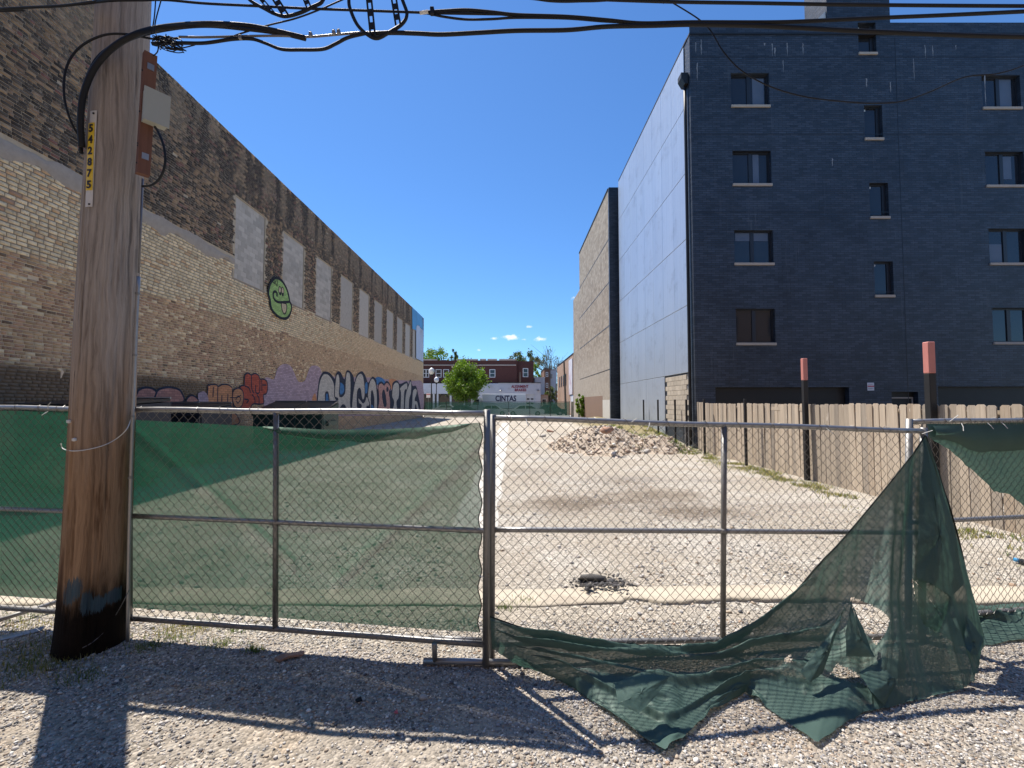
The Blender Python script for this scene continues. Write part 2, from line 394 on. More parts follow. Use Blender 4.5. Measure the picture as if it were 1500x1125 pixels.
# damp, dirt-filled hollows in the lot and streaks of old asphalt
for (px, py, rx, ry, k) in ((842, 738, 1.15, .8, .8), (960, 726, 1.25, .85, .72), (1015, 750, 1.15, .65, .85), (910, 705, 1.2, .8, .4), (900, 735, 1.3, .35, .35), (1180, 740, 1.0, .3, .3), (790, 700, 1.1, .5, .25), (770, 690, 1.3, .7, .35)):
    g = gnd(px, py)
    dx = t.math('DIVIDE', t.math('SUBTRACT', X_, g.x), rx); dy = t.math('DIVIDE', t.math('SUBTRACT', Y_, g.y), ry)
    d = t.math('SQRT', t.math('ADD', t.math('MULTIPLY', dx, dx), t.math('MULTIPLY', dy, dy)))
    mask = t.sstep(t.math('ADD', d, t.math('MULTIPLY', t.math('SUBTRACT', t.noise(p, 3, 6, .75), .5), 2.1)), 1.25, .1)
    c = t.mix(t.math('MULTIPLY', mask, k), c, (.15, .115, .082))
asp = t.math('MULTIPLY', t.sstep(t.noise(t.mapping(p, (.5, 1.2, 1)), .45, 6, .7), .54, .66), t.sstep(Y_, 5, 9))
c = t.mix(t.math('MULTIPLY', asp, .45), c, (.23, .225, .22))
dust = t.math('MULTIPLY', t.sstep(Z_, .12, .5), t.sstep(Y_, 12, 16))
c = t.mix(dust, c, t.mix(t.noise(p, 5, 6), (.15, .13, .05), (.34, .28, .17)))
hgt = t.math('ADD', t.math('MULTIPLY', v1.outputs['Distance'], -1.0), t.math('MULTIPLY', t.noise(p, 30, 5, .7), .6))
t.bump(hgt, .8, .015)
M['ground'] = t.done(c, .95, 0, .2)
V = np.stack([GX, GY, GZ], -1).reshape(-1, 3)
tag(raw('ground', V, Fq, M['ground'], None, True), kind='structure')

# loose stones
ico = bmesh.new(); bmesh.ops.create_icosphere(ico, subdivisions=1, radius=1)
IV = np.array([v.co[:] for v in ico.verts]); IF = np.array([[v.index for v in f.verts] for f in ico.faces]); ico.free()
def stones(name, P, r, palette, wts, label=None, flat=.65, parent=None, kind='stuff'):
    n = len(P); nv = len(IV)
    A = rng.uniform(0, 2*np.pi, (n, 3)); ca, sa = np.cos(A), np.sin(A)
    R = np.empty((n, 3, 3))
    cx, cy, cz = ca.T; sx, sy, sz = sa.T
    R[:,0,0]=cy*cz; R[:,0,1]=sx*sy*cz-cx*sz; R[:,0,2]=cx*sy*cz+sx*sz
    R[:,1,0]=cy*sz; R[:,1,1]=sx*sy*sz+cx*cz; R[:,1,2]=cx*sy*sz-sx*cz
    R[:,2,0]=-sy; R[:,2,1]=sx*cy; R[:,2,2]=cx*cy
    base = IV[None] * rng.uniform(.72, 1.2, (n, nv, 1)) * rng.uniform(.6, 1.25, (n, 1, 3))
    Vv = np.einsum('nij,nkj->nki', R, base) * r[:, None, None]
    Vv[:, :, 2] *= flat
    Vv += P[:, None, :]
    F = (IF[None] + (np.arange(n) * nv)[:, None, None]).reshape(-1, 3)
    pal = np.array(palette)[rng.choice(len(palette), n, p=np.array(wts)/sum(wts))] * rng.uniform(.7, 1.25, (n, 1))
    return raw(name, Vv.reshape(-1, 3), F, M['stone'], parent, False, np.repeat(np.clip(pal, 0, .8), nv, 0))
t = NT('stone'); p = t.pos(); a_ = t.n('Attribute', attribute_name='col').outputs['Color']
c = t.mix(t.noise(p, 130, 4, .7), t.mix(1, a_, (.75, .75, .75), 'MULTIPLY'), t.mix(1, a_, (1.2, 1.2, 1.2), 'MULTIPLY'))
t.bump(t.noise(p, 220, 3), .4, .004); M['stone'] = t.done(c, .9)
pal = [(.41,.385,.355), (.53,.49,.445), (.26,.25,.25), (.42,.34,.26), (.68,.645,.59), (.12,.12,.125), (.36,.255,.18)]
def ground_pts(n, x0, x1, y0, y1, lift, keep=None):
    x = rng.uniform(x0, x1, n); y = rng.uniform(y0, y1, n)
    k = np.abs(x) < y * 1.25 + .25
    if keep is not None: k &= keep(x, y)
    x, y = x[k], y[k]; return np.stack([x, y, gz(x, y)], -1)
wear = lambda x, y: rng.random(len(x)) < np.clip(1.25 - 1.2 * sm(.42, .6, fbm(x * .9 + 3, y * 1.1, 4)) * sm(2.95, 2.4, y), .25, 1)
P = ground_pts(82000, -4.4, 4.4, 1.85, 3.75, 0, wear); r = np.clip(rng.lognormal(math.log(.0056), .40, len(P)), .003, .017); P[:, 2] += r * .25
tag(stones('alley_gravel', P, r, pal, [6, 4, 4, 2.4, 1.6, 1.6, .7]), 'loose crushed gravel covering the alley in front of the fence', 'gravel', kind='stuff')
patchy = lambda x, y: rng.random(len(x)) < np.clip(.25 + 1.3 * sm(.38, .6, fbm(x * .7 + 30, y * .7, 4)), 0, 1) * np.clip(5 / y, .2, 1) ** 1.4
P = ground_pts(60000, -8, 9, 3.5, 10.5, 0, patchy); r = np.clip(rng.lognormal(math.log(.009), .45, len(P)), .004, .035); P[:, 2] += r * .2
tag(stones('lot_gravel', P, r, pal, [5, 5, 3, 3, 2, 1.5, 1]), 'scattered gravel and pebbles on the sandy lot behind the fence', 'gravel', kind='stuff')

# long concrete strip just behind the fence, with a crumbled front edge
M['concrete'] = simple('pale_concrete', (.47, .41, .32), .9, var=.2, scale=4, bump=.4, grime=(.30, .25, .195))
ys = np.linspace(-6, 6, 240)
fr = 4.02 + .0 * ys + .05 * (fbm(ys * 3, ys * 0, 4) - .45) + np.where((ys > 1.0) & (ys < 3.2), .10 * (fbm(ys * 6, ys * 0 + 4, 3)), 0)
bk = 4.38 + .05 * (fbm(ys * 2 + 9, ys * 0, 3) - .45)
top = .004 + .014 * sm(.2, 1.6, ys) + .02 * fbm(ys, ys * 0, 2)
mb = MB(); mb.grid([[(x, f, -.05) for x, f in zip(ys, fr)], [(x, f, float(gz(x, f)) + t_) for x, f, t_ in zip(ys, fr, top)],
                    [(x, f + .03, float(gz(x, f)) + t_ + .008) for x, f, t_ in zip(ys, fr, top)], [(x, b, float(gz(x, b)) + t_) for x, b, t_ in zip(ys, bk, top)], [(x, b, -.05) for x, b in zip(ys, bk)]])
tag(mb.build('concrete_strip', M['concrete'], None, True), kind='structure')
M['slab'] = simple('old_pavement', (.50, .47, .42), .9, var=.1, scale=2, bump=.3)
mb = MB(); yy = np.linspace(6.2, 40, 90)
mb.grid([[(-.95 + .1 * float(vn(y, 5)), y, float(gz(-.95, y)) + .004) for y in yy], [(-.6, y, float(gz(-.6, y)) + .016) for y in yy], [(-.22 + .06 * math.sin(y * 3) * float(vn(y, 1)), y, float(gz(-.2, y)) + .012) for y in yy]])
tag(mb.build('path', M['slab'], None, True), kind='structure')
# street beyond the far fence
M['asphalt'] = simple('asphalt', (.11, .11, .112), .9, var=.2, scale=4)
M['pave'] = simple('pavement_concrete', (.42, .41, .39), .9, var=.12, scale=1)
tag(MB().box(-90, 90, 55.6, 60.2, -.1, .10).build('pavement', M['pave']), kind='structure')
tag(MB().box(-90, 90, 60.3, 75.5, -.1, .004).build('road', M['asphalt']), kind='structure')
tag(MB().box(-90, 90, 75.6, 79, -.1, .11).build('pavement', M['pave']), kind='structure')

# ------------------------------------------------------------------ old brick building on the left
WX = -11.0; WY0, WY1, WTOP = 4.6, 55.0, 12.32
WIN = [(17.4,19.5),(21.1,23.2),(24.7,26.8),(28.3,30.4),(31.8,33.9),(35.3,37.4),(38.8,40.9),(42.3,44.4),(45.6,47.7),(49.0,51.1)]
WZ0, WZ1 = 6.76, 10.06
bld = thing('brick_building', 'long old brick building with bricked up windows and graffiti along the left of the lot', 'building', (WX - 8, 30, 0))
core = MB()
core.box(WX - .45, WX - .014, WY0, WY1, -.2, WZ0).box(WX - .45, WX - .014, WY0, WY1, WZ1, WTOP)
e = WY0
for a, b in WIN + [(WY1, WY1)]: core.box(WX - .45, WX - .014, e, a, WZ0, WZ1); e = b
for a, b in WIN: core.box(WX - .45, WX - .075, a, b, WZ0, WZ1)
core.build('wall', M['mortar'], bld)
MB().box(WX - 18, WX - .46, WY0 + .02, WY1 - .02, -.2, WTOP - .35).build('side_wall', M['mortar'], bld)
MB().box(WX - 17.9, WX - .47, WY0 + .1, WY1 - .1, WTOP - .349, WTOP - .3).build('roof', M['coping'], bld)
cp = mesh_of(MB().bevbox(-.30, .045, -.30, .30, 0, .085, .02), 'coping_tile', M['coping'])
y = WY0 + .31; k = 0
while y < WY1 - .3:
    inst('coping_tile', cp, (WX - .1, y, WTOP + .012 * random.random()), bld, (0, 0, random.uniform(-.01, .01))); y += .615
# course table: every brick with its own size, depth and colour
rows = []; z = 0.0
while z < WTOP - .05:
    pit = .080
    if 5.1 <= z < 7.2: pit = .098 + .012 * random.random()
    rows.append((z, pit)); z += pit
B = []
for i, (z, pit) in enumerate(rows):
    cream = pit > .09; L = .232 if cream else .209
    y = WY0 - random.random() * L
    header = (i % 6 == 5) and not cream
    while y < WY1:
        l = (L * (.52 if header else 1)) * (random.uniform(.72, 1.2) if cream else random.uniform(.95, 1.05))
        jt = .027 if cream else (.019 if z < 5.1 else .016); B.append((y, z + .006 * random.random(), l - jt - .004 * random.random(), pit - jt)); y += l
B = np.array(B); cy = B[:, 0] + B[:, 2] / 2; cz = B[:, 1] + B[:, 3] / 2
keep = (B[:, 0] > WY0) & (B[:, 0] + B[:, 2] < WY1)
for a, b in WIN: keep &= ~((B[:, 0] + B[:, 2] > a - .02) & (B[:, 0] < b + .02) & (B[:, 1] + B[:, 3] > WZ0 - .01) & (B[:, 1] < WZ1 + .01))
keep &= ~((cz > 7.28) & (cz < 7.58) & (cy < 17.35))
keep &= rng.random(len(B)) > .004
B, cy, cz = B[keep], cy[keep], cz[keep]; n = len(B)
u = rng.random(n); soot = fbm(cy * .55, cz * .9, 4); soot2 = fbm(cy * 2.2 + 40, cz * .35, 3); blot = fbm(cy * .8 + 70, cz * .8 + 3, 4)
up = (cz > 7.4) | ((cy > 17.3) & (cz > WZ0))
col = np.empty((n, 3))
tan = np.array([.74, .50, .28]); red = np.array([.50, .305, .185]); crm = np.array([.92, .74, .46]); blk = np.array([.070, .055, .041]); brn = np.array([.36, .24, .15])
# upper storey: sooty bricks, with bare tan ones and rain streaks under the coping
dk = np.clip(.57 + .7 * (soot - .44), .2, .95)
cu = np.where((u < dk)[:, None], blk * rng.uniform(.6, 1.9, (n, 1)), np.where((rng.random(n) < .5)[:, None], tan * rng.uniform(.32, .6, (n, 1)), brn * rng.uniform(.5, .95, (n, 1))))
cu = np.where(((u > .90) & (blot > .47))[:, None], np.array([.24, .115, .09]), cu)
hard = (sm(.47, .56, soot2) * sm(9.7, 10.9, cz) * (cy > 13))[:, None]; cu = cu * (1 - .8 * hard) + np.array([.05, .043, .037]) * .8 * hard
ligh = (sm(.47, .40, soot2) * sm(10.2, 11.4, cz))[:, None] * .5; cu = cu * (1 - ligh) + np.array([.36, .28, .19]) * ligh
cl = np.where((u < .62)[:, None], red * rng.uniform(.6, 1.2, (n, 1)), np.where((u < .88)[:, None], tan * rng.uniform(.55, .95, (n, 1)), crm * rng.uniform(.75, 1, (n, 1))))
cl = np.where((u > .965)[:, None], brn * .5, cl)
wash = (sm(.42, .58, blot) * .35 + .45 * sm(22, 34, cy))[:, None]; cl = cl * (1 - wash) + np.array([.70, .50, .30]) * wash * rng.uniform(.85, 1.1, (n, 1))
cc = np.where((u < .85)[:, None], crm * rng.uniform(.74, 1.1, (n, 1)), tan * rng.uniform(.8, 1.1, (n, 1)))
cc = np.where((u > .985)[:, None], red, cc)
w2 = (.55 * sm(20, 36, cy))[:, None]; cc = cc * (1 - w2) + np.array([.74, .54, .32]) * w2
m_c = ((cz + .25 * (fbm(cy * .7, cy * 0, 3) - .45)) > 5.1)[:, None]
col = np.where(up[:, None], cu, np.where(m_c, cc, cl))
low = (sm(2.75, 2.5, cz + .25 * (fbm(cy * .9, cz * 0, 3) - .44)) * sm(17.3, 15.5, cy))[:, None]
col = col * (1 - .92 * low) + np.array([.20, .14, .085]) * .92 * low
x1 = WX + rng.normal(0, .0022, n); x0 = np.full(n, WX - .03)
tilt = rng.normal(0, .0016, (n, 4))
def brick_mesh_arrays(sel):
    b = B[sel]; m = len(b)
    Y0, Z0, Y1, Z1 = b[:, 0], b[:, 1], b[:, 0] + b[:, 2], b[:, 1] + b[:, 3]
    jit = rng.normal(0, .0016, (m, 4)); cornery = [Y0, Y1, Y1, Y0]; cornerz = [Z0, Z0, Z1, Z1]
    Vv = np.empty((m, 8, 3))
    for k in range(4):
        Vv[:, k, 0] = x0[sel]; Vv[:, k, 1] = cornery[k]; Vv[:, k, 2] = cornerz[k]
        Vv[:, k+4, 0] = x1[sel] + tilt[sel][:, k]; Vv[:, k+4, 1] = cornery[k] + jit[:, k] * np.array([1, 1, -1, -1])[k]; Vv[:, k+4, 2] = cornerz[k] + jit[:, (k+1) % 4]
    return Vv
BF = np.array([(4,5,6,7),(0,1,5,4),(1,2,6,5),(2,3,7,6),(3,0,4,7)])
# the 300 that show largest in the photograph: nearest visible bricks (cream courses first)
vis = (onx(2, 590, WX).y < B[:, 0]) & ((cz - 1.8) < .78 * cy) & (cz > 2.0)
px_w = np.where(vis, B[:, 2] * B[:, 3] * 11 / (cy ** 2) / np.sqrt(cy**2 + 121) * (1 - .6 * ((cy > 10.9) & (cy < 13.4))), 0)
big = np.argsort(-px_w)[:300]; mask = np.zeros(n, bool); mask[big] = True
rest = np.where(~mask)[0]
Vv = brick_mesh_arrays(rest); F = (BF[None] + (np.arange(len(rest)) * 8)[:, None, None]).reshape(-1, 4)
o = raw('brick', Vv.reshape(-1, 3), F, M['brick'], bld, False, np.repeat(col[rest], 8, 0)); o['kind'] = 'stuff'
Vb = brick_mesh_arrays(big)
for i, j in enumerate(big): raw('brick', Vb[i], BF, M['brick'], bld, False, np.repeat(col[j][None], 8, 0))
# parged ledge band, smeared unevenly over the courses next to it
mb = MB(); yy = np.linspace(WY0, 17.38, 220); nz = lambda k, a_, y: a_ * (float(fbm(y * 1.6 + k, k, 4)) - .45)
mb.grid([[(WX - .004, y, 7.20 + nz(0, .5, y)) for y in yy], [(WX + .012 + .006 * float(vn(y * 5, 1)), y, 7.27 + nz(0, .4, y)) for y in yy],
         [(WX + .016 + .008 * float(vn(y * 4, 2)), y, 7.50 + nz(7, .2, y)) for y in yy], [(WX - .004, y, 7.58 + nz(7, .35, y)) for y in yy]])
mb.build('ledge', M['parge'], bld, True)
# block infill of the old windows
blk_me = mesh_of(MB().bevbox(-.03, 0, -.194, .194, 0, .19, .003), 'block', M['block'])
half_me = mesh_of(MB().bevbox(-.03, 0, -.094, .094, 0, .19, .003), 'block', M['block'])
MB_ = None
for wi, (a, b) in enumerate(WIN):
    inf = MB().box(WX - .076, WX - .056, a + .002, b - .002, WZ0 + .002, WZ1 - .002).build('window_infill', M['block_joint'], bld)
    mbs = MB()
    for r_ in range(16):
        z = WZ0 + .01 + r_ * .2035; y = a + .05
        halfs = [.2, .4, .4, .4, .4, .2] if r_ % 2 == 0 else [.4] * 5
        for w_ in halfs:
            yc = y + w_ / 2; y += w_
            if wi < 3: inst('block', blk_me if w_ > .3 else half_me, (WX - .05 + random.uniform(-.002, .002), yc, z), inf)
            else: mbs.box(WX - .08, WX - .05 + random.uniform(-.004, .004), yc - w_ / 2 + .005, yc + w_ / 2 - .005, z, z + .192)
    if wi >= 3: mbs.build('blockwork', M['block'], inf)

# graffiti: thin coats of paint on the wall, outlined from their place on the brick
def ribbon(poly, w, closed=True):
    P_ = [np.array(q) for q in poly]; N = len(P_); vs = []
    for i in range(N):
        a = P_[(i - 1) % N] if closed or i else P_[i]; c = P_[(i + 1) % N] if closed or i < N - 1 else P_[i]
        d = c - a; l_ = np.linalg.norm(d); d = d / l_ if l_ > 1e-9 else np.array([1, 0]); nn = np.array([-d[1], d[0]])
        vs += [P_[i] + nn * w / 2, P_[i] - nn * w / 2]
    fs = [(2*i, 2*i+1, 2*((i+1) % N)+1, 2*((i+1) % N)) for i in range(N if closed else N - 1)]
    return vs, fs
LAY = [.0125]
def paint(name, pts, mat, to, outline=0, om='g_navy', rounded=True, closed=True, n=5, fill=True):
    W2 = [onx(*to(*q), WX) for q in pts]; W2 = [Vector((min(w.y, WY1 - .03), min(w.z, WTOP - .06), 0)) for w in W2]
    if rounded: W2 = smooth_curve(W2, n, closed)
    P2 = [(w.x, w.y) for w in W2]; root = None
    if fill:
        LAY[0] += .0006; X = WX + LAY[0]
        root = MB().add([(X, a, b) for a, b in P2], [tuple(range(len(P2)))]).build(name, M[mat], bld)
    if outline:
        LAY[0] += .0006; X = WX + LAY[0]; vs, fs = ribbon(P2, outline, closed)
        o = MB().add([(X, a, b) for a, b in vs], fs).build(name + ('_outline' if fill else ''), M[om], root or bld)
    return root
g1 = lambda x, y: (370 + x / 5.769, 520 + y / 5.769)
g2 = lambda x, y: (180 + x / 6.818, 520 + y / 6.818)
g3 = lambda x, y: (370 + x / 10.22, 380 + y / 10.22)
g4 = lambda x, y: (560 + x / 10.22, 430 + y / 10.22)
paint('graffiti_wash', [(95,480),(90,330),(100,205),(130,190),(180,205),(210,110),(270,75),(320,95),(350,150),(385,225),(440,215),(480,110),(520,88),(570,110),(640,180),(1000,190),(1180,210),(1350,220),(1437,240),(1437,500),(1300,508),(400,520),(95,500)], 'g_lav', g1, n=3)
paint('graffiti_patch', [(500,380),(515,335),(530,330),(540,400),(520,430)], 'g_orange', g1)
paint('graffiti_patch', [(1150,215),(1200,205),(1240,250),(1180,300)], 'g_orange', g1)
paint('graffiti_patch', [(1030,205),(1060,185),(1100,200),(1120,240),(1040,250)], 'g_blue', g1)
paint('graffiti_shadow', [(536,500),(536,470),(556,230),(575,170),(600,140),(650,150),(700,205),(716,140),(745,150),(775,205),(805,128),(850,175),(862,235),(912,138),(950,170),(975,235),(1010,182),(1045,215),(1060,300),(1170,300),(1180,240),(1215,215),(1245,245),(1300,222),(1318,250),(1335,210),(1350,260),(1380,262),(1395,320),(1415,420),(1422,480),(1422,500),(1200,500),(800,500)], 'g_navy', g1, n=3)
paint('graffiti_highlight', [(612,478),(612,330),(628,315),(650,420),(645,478)], 'g_blue', g1)
paint('graffiti_highlight', [(735,235),(770,260),(768,315),(738,330)], 'g_blue', g1)
paint('graffiti_highlight', [(950,245),(968,235),(968,310),(950,320)], 'g_blue', g1)
paint('graffiti_highlight', [(1000,478),(1000,420),(1022,440),(1022,478)], 'g_blue', g1)
letters = [
    [(545,482),(556,260),(585,170),(612,152),(650,170),(685,235),(696,330),(704,385),(660,405),(645,385),(636,325),(622,318),(612,340),(608,482)],
    [(645,482),(650,440),(690,410),(716,408),(716,482)],
    [(690,345),(700,190),(716,155),(730,175),(735,240),(733,345),(775,322),(782,215),(790,150),(804,138),(822,160),(828,260),(824,400),(826,482),(785,482),(782,440),(760,425),(740,450),(728,482),(722,482),(715,395),(718,372)],
    [(838,482),(845,330),(870,200),(905,152),(932,175),(945,265),(945,350),(930,385),(918,350),(910,295),(895,288),(882,320),(880,420),(890,482)],
    [(890,360),(912,380),(930,402),(950,382),(958,350),(985,370),(982,430),(960,440),(975,482),(900,482),(918,430),(895,410)],
    [(970,345),(985,235),(1008,195),(1030,215),(1042,260),(1050,360),(1048,482),(1024,482),(1024,380),(1012,310),(1000,320),(998,440),(996,482),(985,482),(988,420)],
    [(1180,475),(1192,400),(1175,350),(1185,255),(1210,225),(1232,240),(1238,290),(1232,370),(1215,400),(1222,475)],
    [(1236,290),(1260,255),(1300,232),(1306,262),(1304,300),(1282,310),(1275,470),(1248,475),(1250,320)],
    [(1284,470),(1292,330),(1318,250),(1330,215),(1340,245),(1336,330),(1322,380),(1318,478),(1305,478)],
    [(1342,478),(1346,390),(1352,305),(1372,278),(1386,295),(1382,340),(1368,380),(1390,392),(1405,478),(1390,482),(1376,420),(1366,478)]]
for q in letters: paint('graffiti_letter', q, 'g_silver', g1, .14 if q[0][0] < 1100 else .2, n=4)
paint('graffiti_letter', [(1062,478),(1066,370),(1058,262),(1085,232),(1108,250),(1128,228),(1150,240),(1165,280),(1150,320),(1160,380),(1150,478)], 'g_pink', g1, .18, n=4)
paint('graffiti_letter', [(1090,330),(1105,290),(1120,330),(1130,420),(1112,440),(1098,400)], 'g_navy', g1, n=4)
paint('graffiti_letter', [(1128,280),(1142,270),(1146,300),(1130,312)], 'g_navy', g1, n=4)
# orange and red throw-ups
paint('graffiti_letter', [(848,700),(840,330),(855,303),(890,295),(930,300),(945,312),(985,296),(1030,295),(1070,315),(1085,350),(1095,560),(1130,600),(1140,690)], 'g_orange', g2, .05, n=4)
for q in ([(940,315),(938,480),(960,540)], [(980,400),(982,540),(1030,550)], [(1040,390),(1040,500),(1080,490)], [(895,320),(890,420)]): paint('graffiti_line', q, None, g2, .05, fill=False, closed=False)
paint('graffiti_letter', [(1170,500),(1195,420),(1160,330),(1185,305),(1205,300),(1207,215),(1225,185),(1250,182),(1272,200),(1310,186),(1345,202),(1362,240),(1395,240),(1430,265),(1438,330),(1425,385),(1395,400),(1400,470),(1380,490),(1290,490),(1260,540),(1180,540)], 'g_red', g2, .06, n=4)
for q in ([(1275,205),(1278,330),(1300,385)], [(1318,300),(1320,375),(1355,370),(1360,250)], [(1378,250),(1380,360)], [(1385,300),(1425,300)], [(1210,310),(1250,330),(1265,380)], [(1205,440),(1245,450),(1225,480)], [(1280,395),(1305,430),(1310,480)], [(1330,400),(1350,430),(1350,480)]):
    paint('graffiti_line', q, None, g2, .06, fill=False, closed=False)
paint('graffiti_letter', [(1085,450),(1090,370),(1120,335),(1160,335),(1190,370),(1195,440),(1175,510),(1130,530),(1100,500)], 'g_orange', g2, .05, n=4)
for q in ([(1060,425),(1125,425),(1170,400)], [(1115,450),(1140,410),(1165,440),(1140,480),(1120,460)]): paint('graffiti_line', q, None, g2, .04, fill=False, closed=False)
paint('graffiti_letter', [(120,470),(130,370),(170,335),(230,325),(290,340),(322,375),(325,470)], 'g_rose', g2, .07, n=4)
paint('graffiti_letter', [(325,470),(326,365),(370,335),(440,322),(520,335),(570,370),(585,470)], 'g_rose', g2, .07, n=4)
paint('graffiti_letter', [(622,470),(650,412),(690,405),(735,440),(740,470)], 'g_rose', g2, .06, n=4)
paint('graffiti_wash', [(735,400),(760,370),(800,365),(830,400),(840,480),(760,480)], 'g_lav', g2)
# green grinning face
paint('graffiti_face', [(222,520),(232,420),(270,330),(320,280),(370,285),(430,330),(490,430),(525,540),(540,630),(568,690),(560,780),(520,860),(470,885),(390,870),(310,800),(262,720),(245,600)], 'g_green', g3, .13, 'g_black', n=4)
paint('graffiti_face', [(415,660),(455,655),(490,670),(495,740),(480,800),(458,815),(430,770)], 'g_cream', g3, .07, 'g_black')
paint('graffiti_line', [(345,555),(350,510),(325,480),(295,500),(295,560),(320,610),(370,640),(450,640),(540,635)], None, g3, .12, 'g_black', fill=False, closed=False)
for q in ([(372,470),(385,405),(408,430),(408,490),(385,500)], [(415,470),(425,415),(447,440),(450,500),(425,510)]): paint('graffiti_eye', q, 'g_cream', g3, .05, 'g_black')
for q in ([(380,505),(405,490),(415,520),(395,540)], [(420,520),(445,508),(447,545),(428,550)]): paint('graffiti_eye', q, 'g_black', g3)
for q in ([(280,335),(330,370),(350,395),(352,300)], [(300,290),(320,345),(335,300)]): paint('graffiti_line', q, None, g3, .05, 'g_black', fill=False, closed=False)
# mural at the far end of the wall
paint('mural', [(440,160),(598,275),(602,545),(575,520),(540,480),(520,470),(502,500),(498,555),(460,535),(442,530)], 'm_blue', g4, rounded=False)
paint('mural', [(500,560),(505,500),(522,472),(548,490),(570,522),(604,548),(606,1025),(500,970)], 'm_white', g4, rounded=False)

# ------------------------------------------------------------------ dark apartment block on the right
RX, RY0, RY1, RTOP = 6.95, 16.8, 28.3, 16.2
t = NT('black_glazed_brick'); p = t.pos(); X_, Y_, Z_ = t.sep(p)
geo_n = t.sep(t.n('NewGeometry').outputs['Normal'])
br = t.n('TexBrick'); t.l(t.comb(t.math('ADD', X_, Y_), Z_, 0), br.inputs['Vector']); br.inputs['Scale'].default_value = 1
br.inputs['Brick Width'].default_value = .30; br.inputs['Row Height'].default_value = .085; br.inputs['Mortar Size'].default_value = .010
br.inputs['Color1'].default_value = (.022, .033, .050, 1); br.inputs['Color2'].default_value = (.052, .068, .094, 1); br.inputs['Mortar'].default_value = (.018, .022, .03, 1)
c = t.mix(t.sstep(t.noise(p, .5, 6, .7), .4, .7), br.outputs['Color'], t.mix(1, br.outputs['Color'], (.62, .62, .64), 'MULTIPLY'))
cell = t.comb(t.math('MULTIPLY', X_, 2.6), t.math('MULTIPLY', Z_, .12), 3)
st = t.math('MULTIPLY', t.sstep(t.noise(cell, 1.6, 6, .75), .60, .70), t.sstep(t.noise(p, .35, 3), .45, .6))
c = t.mix(t.math('MULTIPLY', st, .35), c, (.20, .21, .22))
t.bump(t.math('ADD', t.math('SUBTRACT', 1.0, br.outputs['Fac']), t.math('MULTIPLY', t.noise(p, 25, 4), .4)), .7, .01)
drip = t.noise(t.comb(t.math('MULTIPLY', X_, 5), t.math('MULTIPLY', Z_, .25), 7), 1.0, 6, .75)
c = t.mix(t.math('MULTIPLY', t.sstep(drip, .56, .72), .45), c, (.085, .095, .11))
c = t.mix(t.math('MULTIPLY', t.sstep(t.noise(t.comb(t.math('MULTIPLY', X_, 1.2), t.math('MULTIPLY', Z_, 9), 2), .9, 5, .7), .55, .7), .5), c, (.012, .015, .022))
M['black_brick'] = t.done(c, t.math('ADD', t.math('MULTIPLY', t.noise(p, 2.5, 5), .3), .32), 0, .5)
M['eff'] = simple('lime_stain', (.24, .25, .27), .9, var=.3, scale=12)
t = NT('window_glass'); p = t.pos()
M['glass'] = t.done(t.mix(t.noise(p, .7, 3), (.012, .014, .018), (.03, .035, .045)), .04, 0, .6)
M['frame_d'] = simple('dark_window_frame', (.018, .02, .026), .4, var=.2)
M['sill'] = simple('cast_stone_sill', (.42, .36, .30), .85, var=.15, scale=5)
M['reveal'] = M['black_brick']
apt = thing('apartment_building', 'tall dark brick apartment block with grey metal side at the right of the lot', 'building', ((RX + 26) / 2, 22, 0))
px2x = lambda px: (px - 748) / FPX * RY0
def zf(py, px=1100): return at(px, py, RY0).z
ops = []; wins = []
for (pa, pb, tops, bots) in ((1076.5, 1134, (107, 221, 337, 452), (154, 269, 385, 502)), (1455, 1513, (110, 222, 335, 451), (157, 271, 385, 501))):
    for a, b in zip(tops, bots): ops.append((px2x(pa + 2), px2x(pb + 2), zf(b), zf(a))); wins.append((ops[-1], 2))
for a, b, pa, pb in ((33, 77, 1272, 1299), (154, 202, 1277, 1304), (268, 317, 1281, 1309), (383, 432, 1284, 1312)):
    ops.append((px2x(pa + 1), px2x(pb + 1), zf(b), zf(a))); wins.append((ops[-1], 1))
g_ops = [(px2x(1046), px2x(1242), 0.0, zf(567)), (px2x(1372), px2x(1640), 0.0, zf(566)), (px2x(1304), px2x(1343), 0.0, zf(574))]
ops += g_ops
XA, XB = RX, 27.0
def holed_wall(x0, x1, z0, z1, y, ops, dep):
    xs = sorted({x0, x1, *[q for o in ops for q in o[:2]]}); zs = sorted({z0, z1, *[q for o in ops for q in o[2:]]}); mb = MB()
    for i in range(len(xs) - 1):
        for j in range(len(zs) - 1):
            cx, cz = (xs[i] + xs[i+1]) / 2, (zs[j] + zs[j+1]) / 2
            if any(o[0] < cx < o[1] and o[2] < cz < o[3] for o in ops): continue
            mb.add([(xs[i], y, zs[j]), (xs[i+1], y, zs[j]), (xs[i+1], y, zs[j+1]), (xs[i], y, zs[j+1])], [(0, 1, 2, 3)])
    for (a, b, c_, d) in ops:
        q = [(a, c_), (a, d), (b, d), (b, c_)]
        for k in range(4):
            (xa, za), (xb, zb) = q[k], q[(k + 1) % 4]
            mb.add([(xa, y, za), (xb, y, zb), (xb, y + dep, zb), (xa, y + dep, za)], [(0, 1, 2, 3)])
    return mb
holed_wall(XA, XB, -.2, RTOP, RY0, ops, .22).build('front_wall', M['black_brick'], apt)
mb = MB(); mb.box(XA + .002, XB, RY0 + .23, RY1, -.2, RTOP - .3)
mb.box(XA, XA + .3, RY0 + .002, RY0 + .5, -.2, RTOP - .002)
mb.build('side_wall', M['black_brick'], apt)
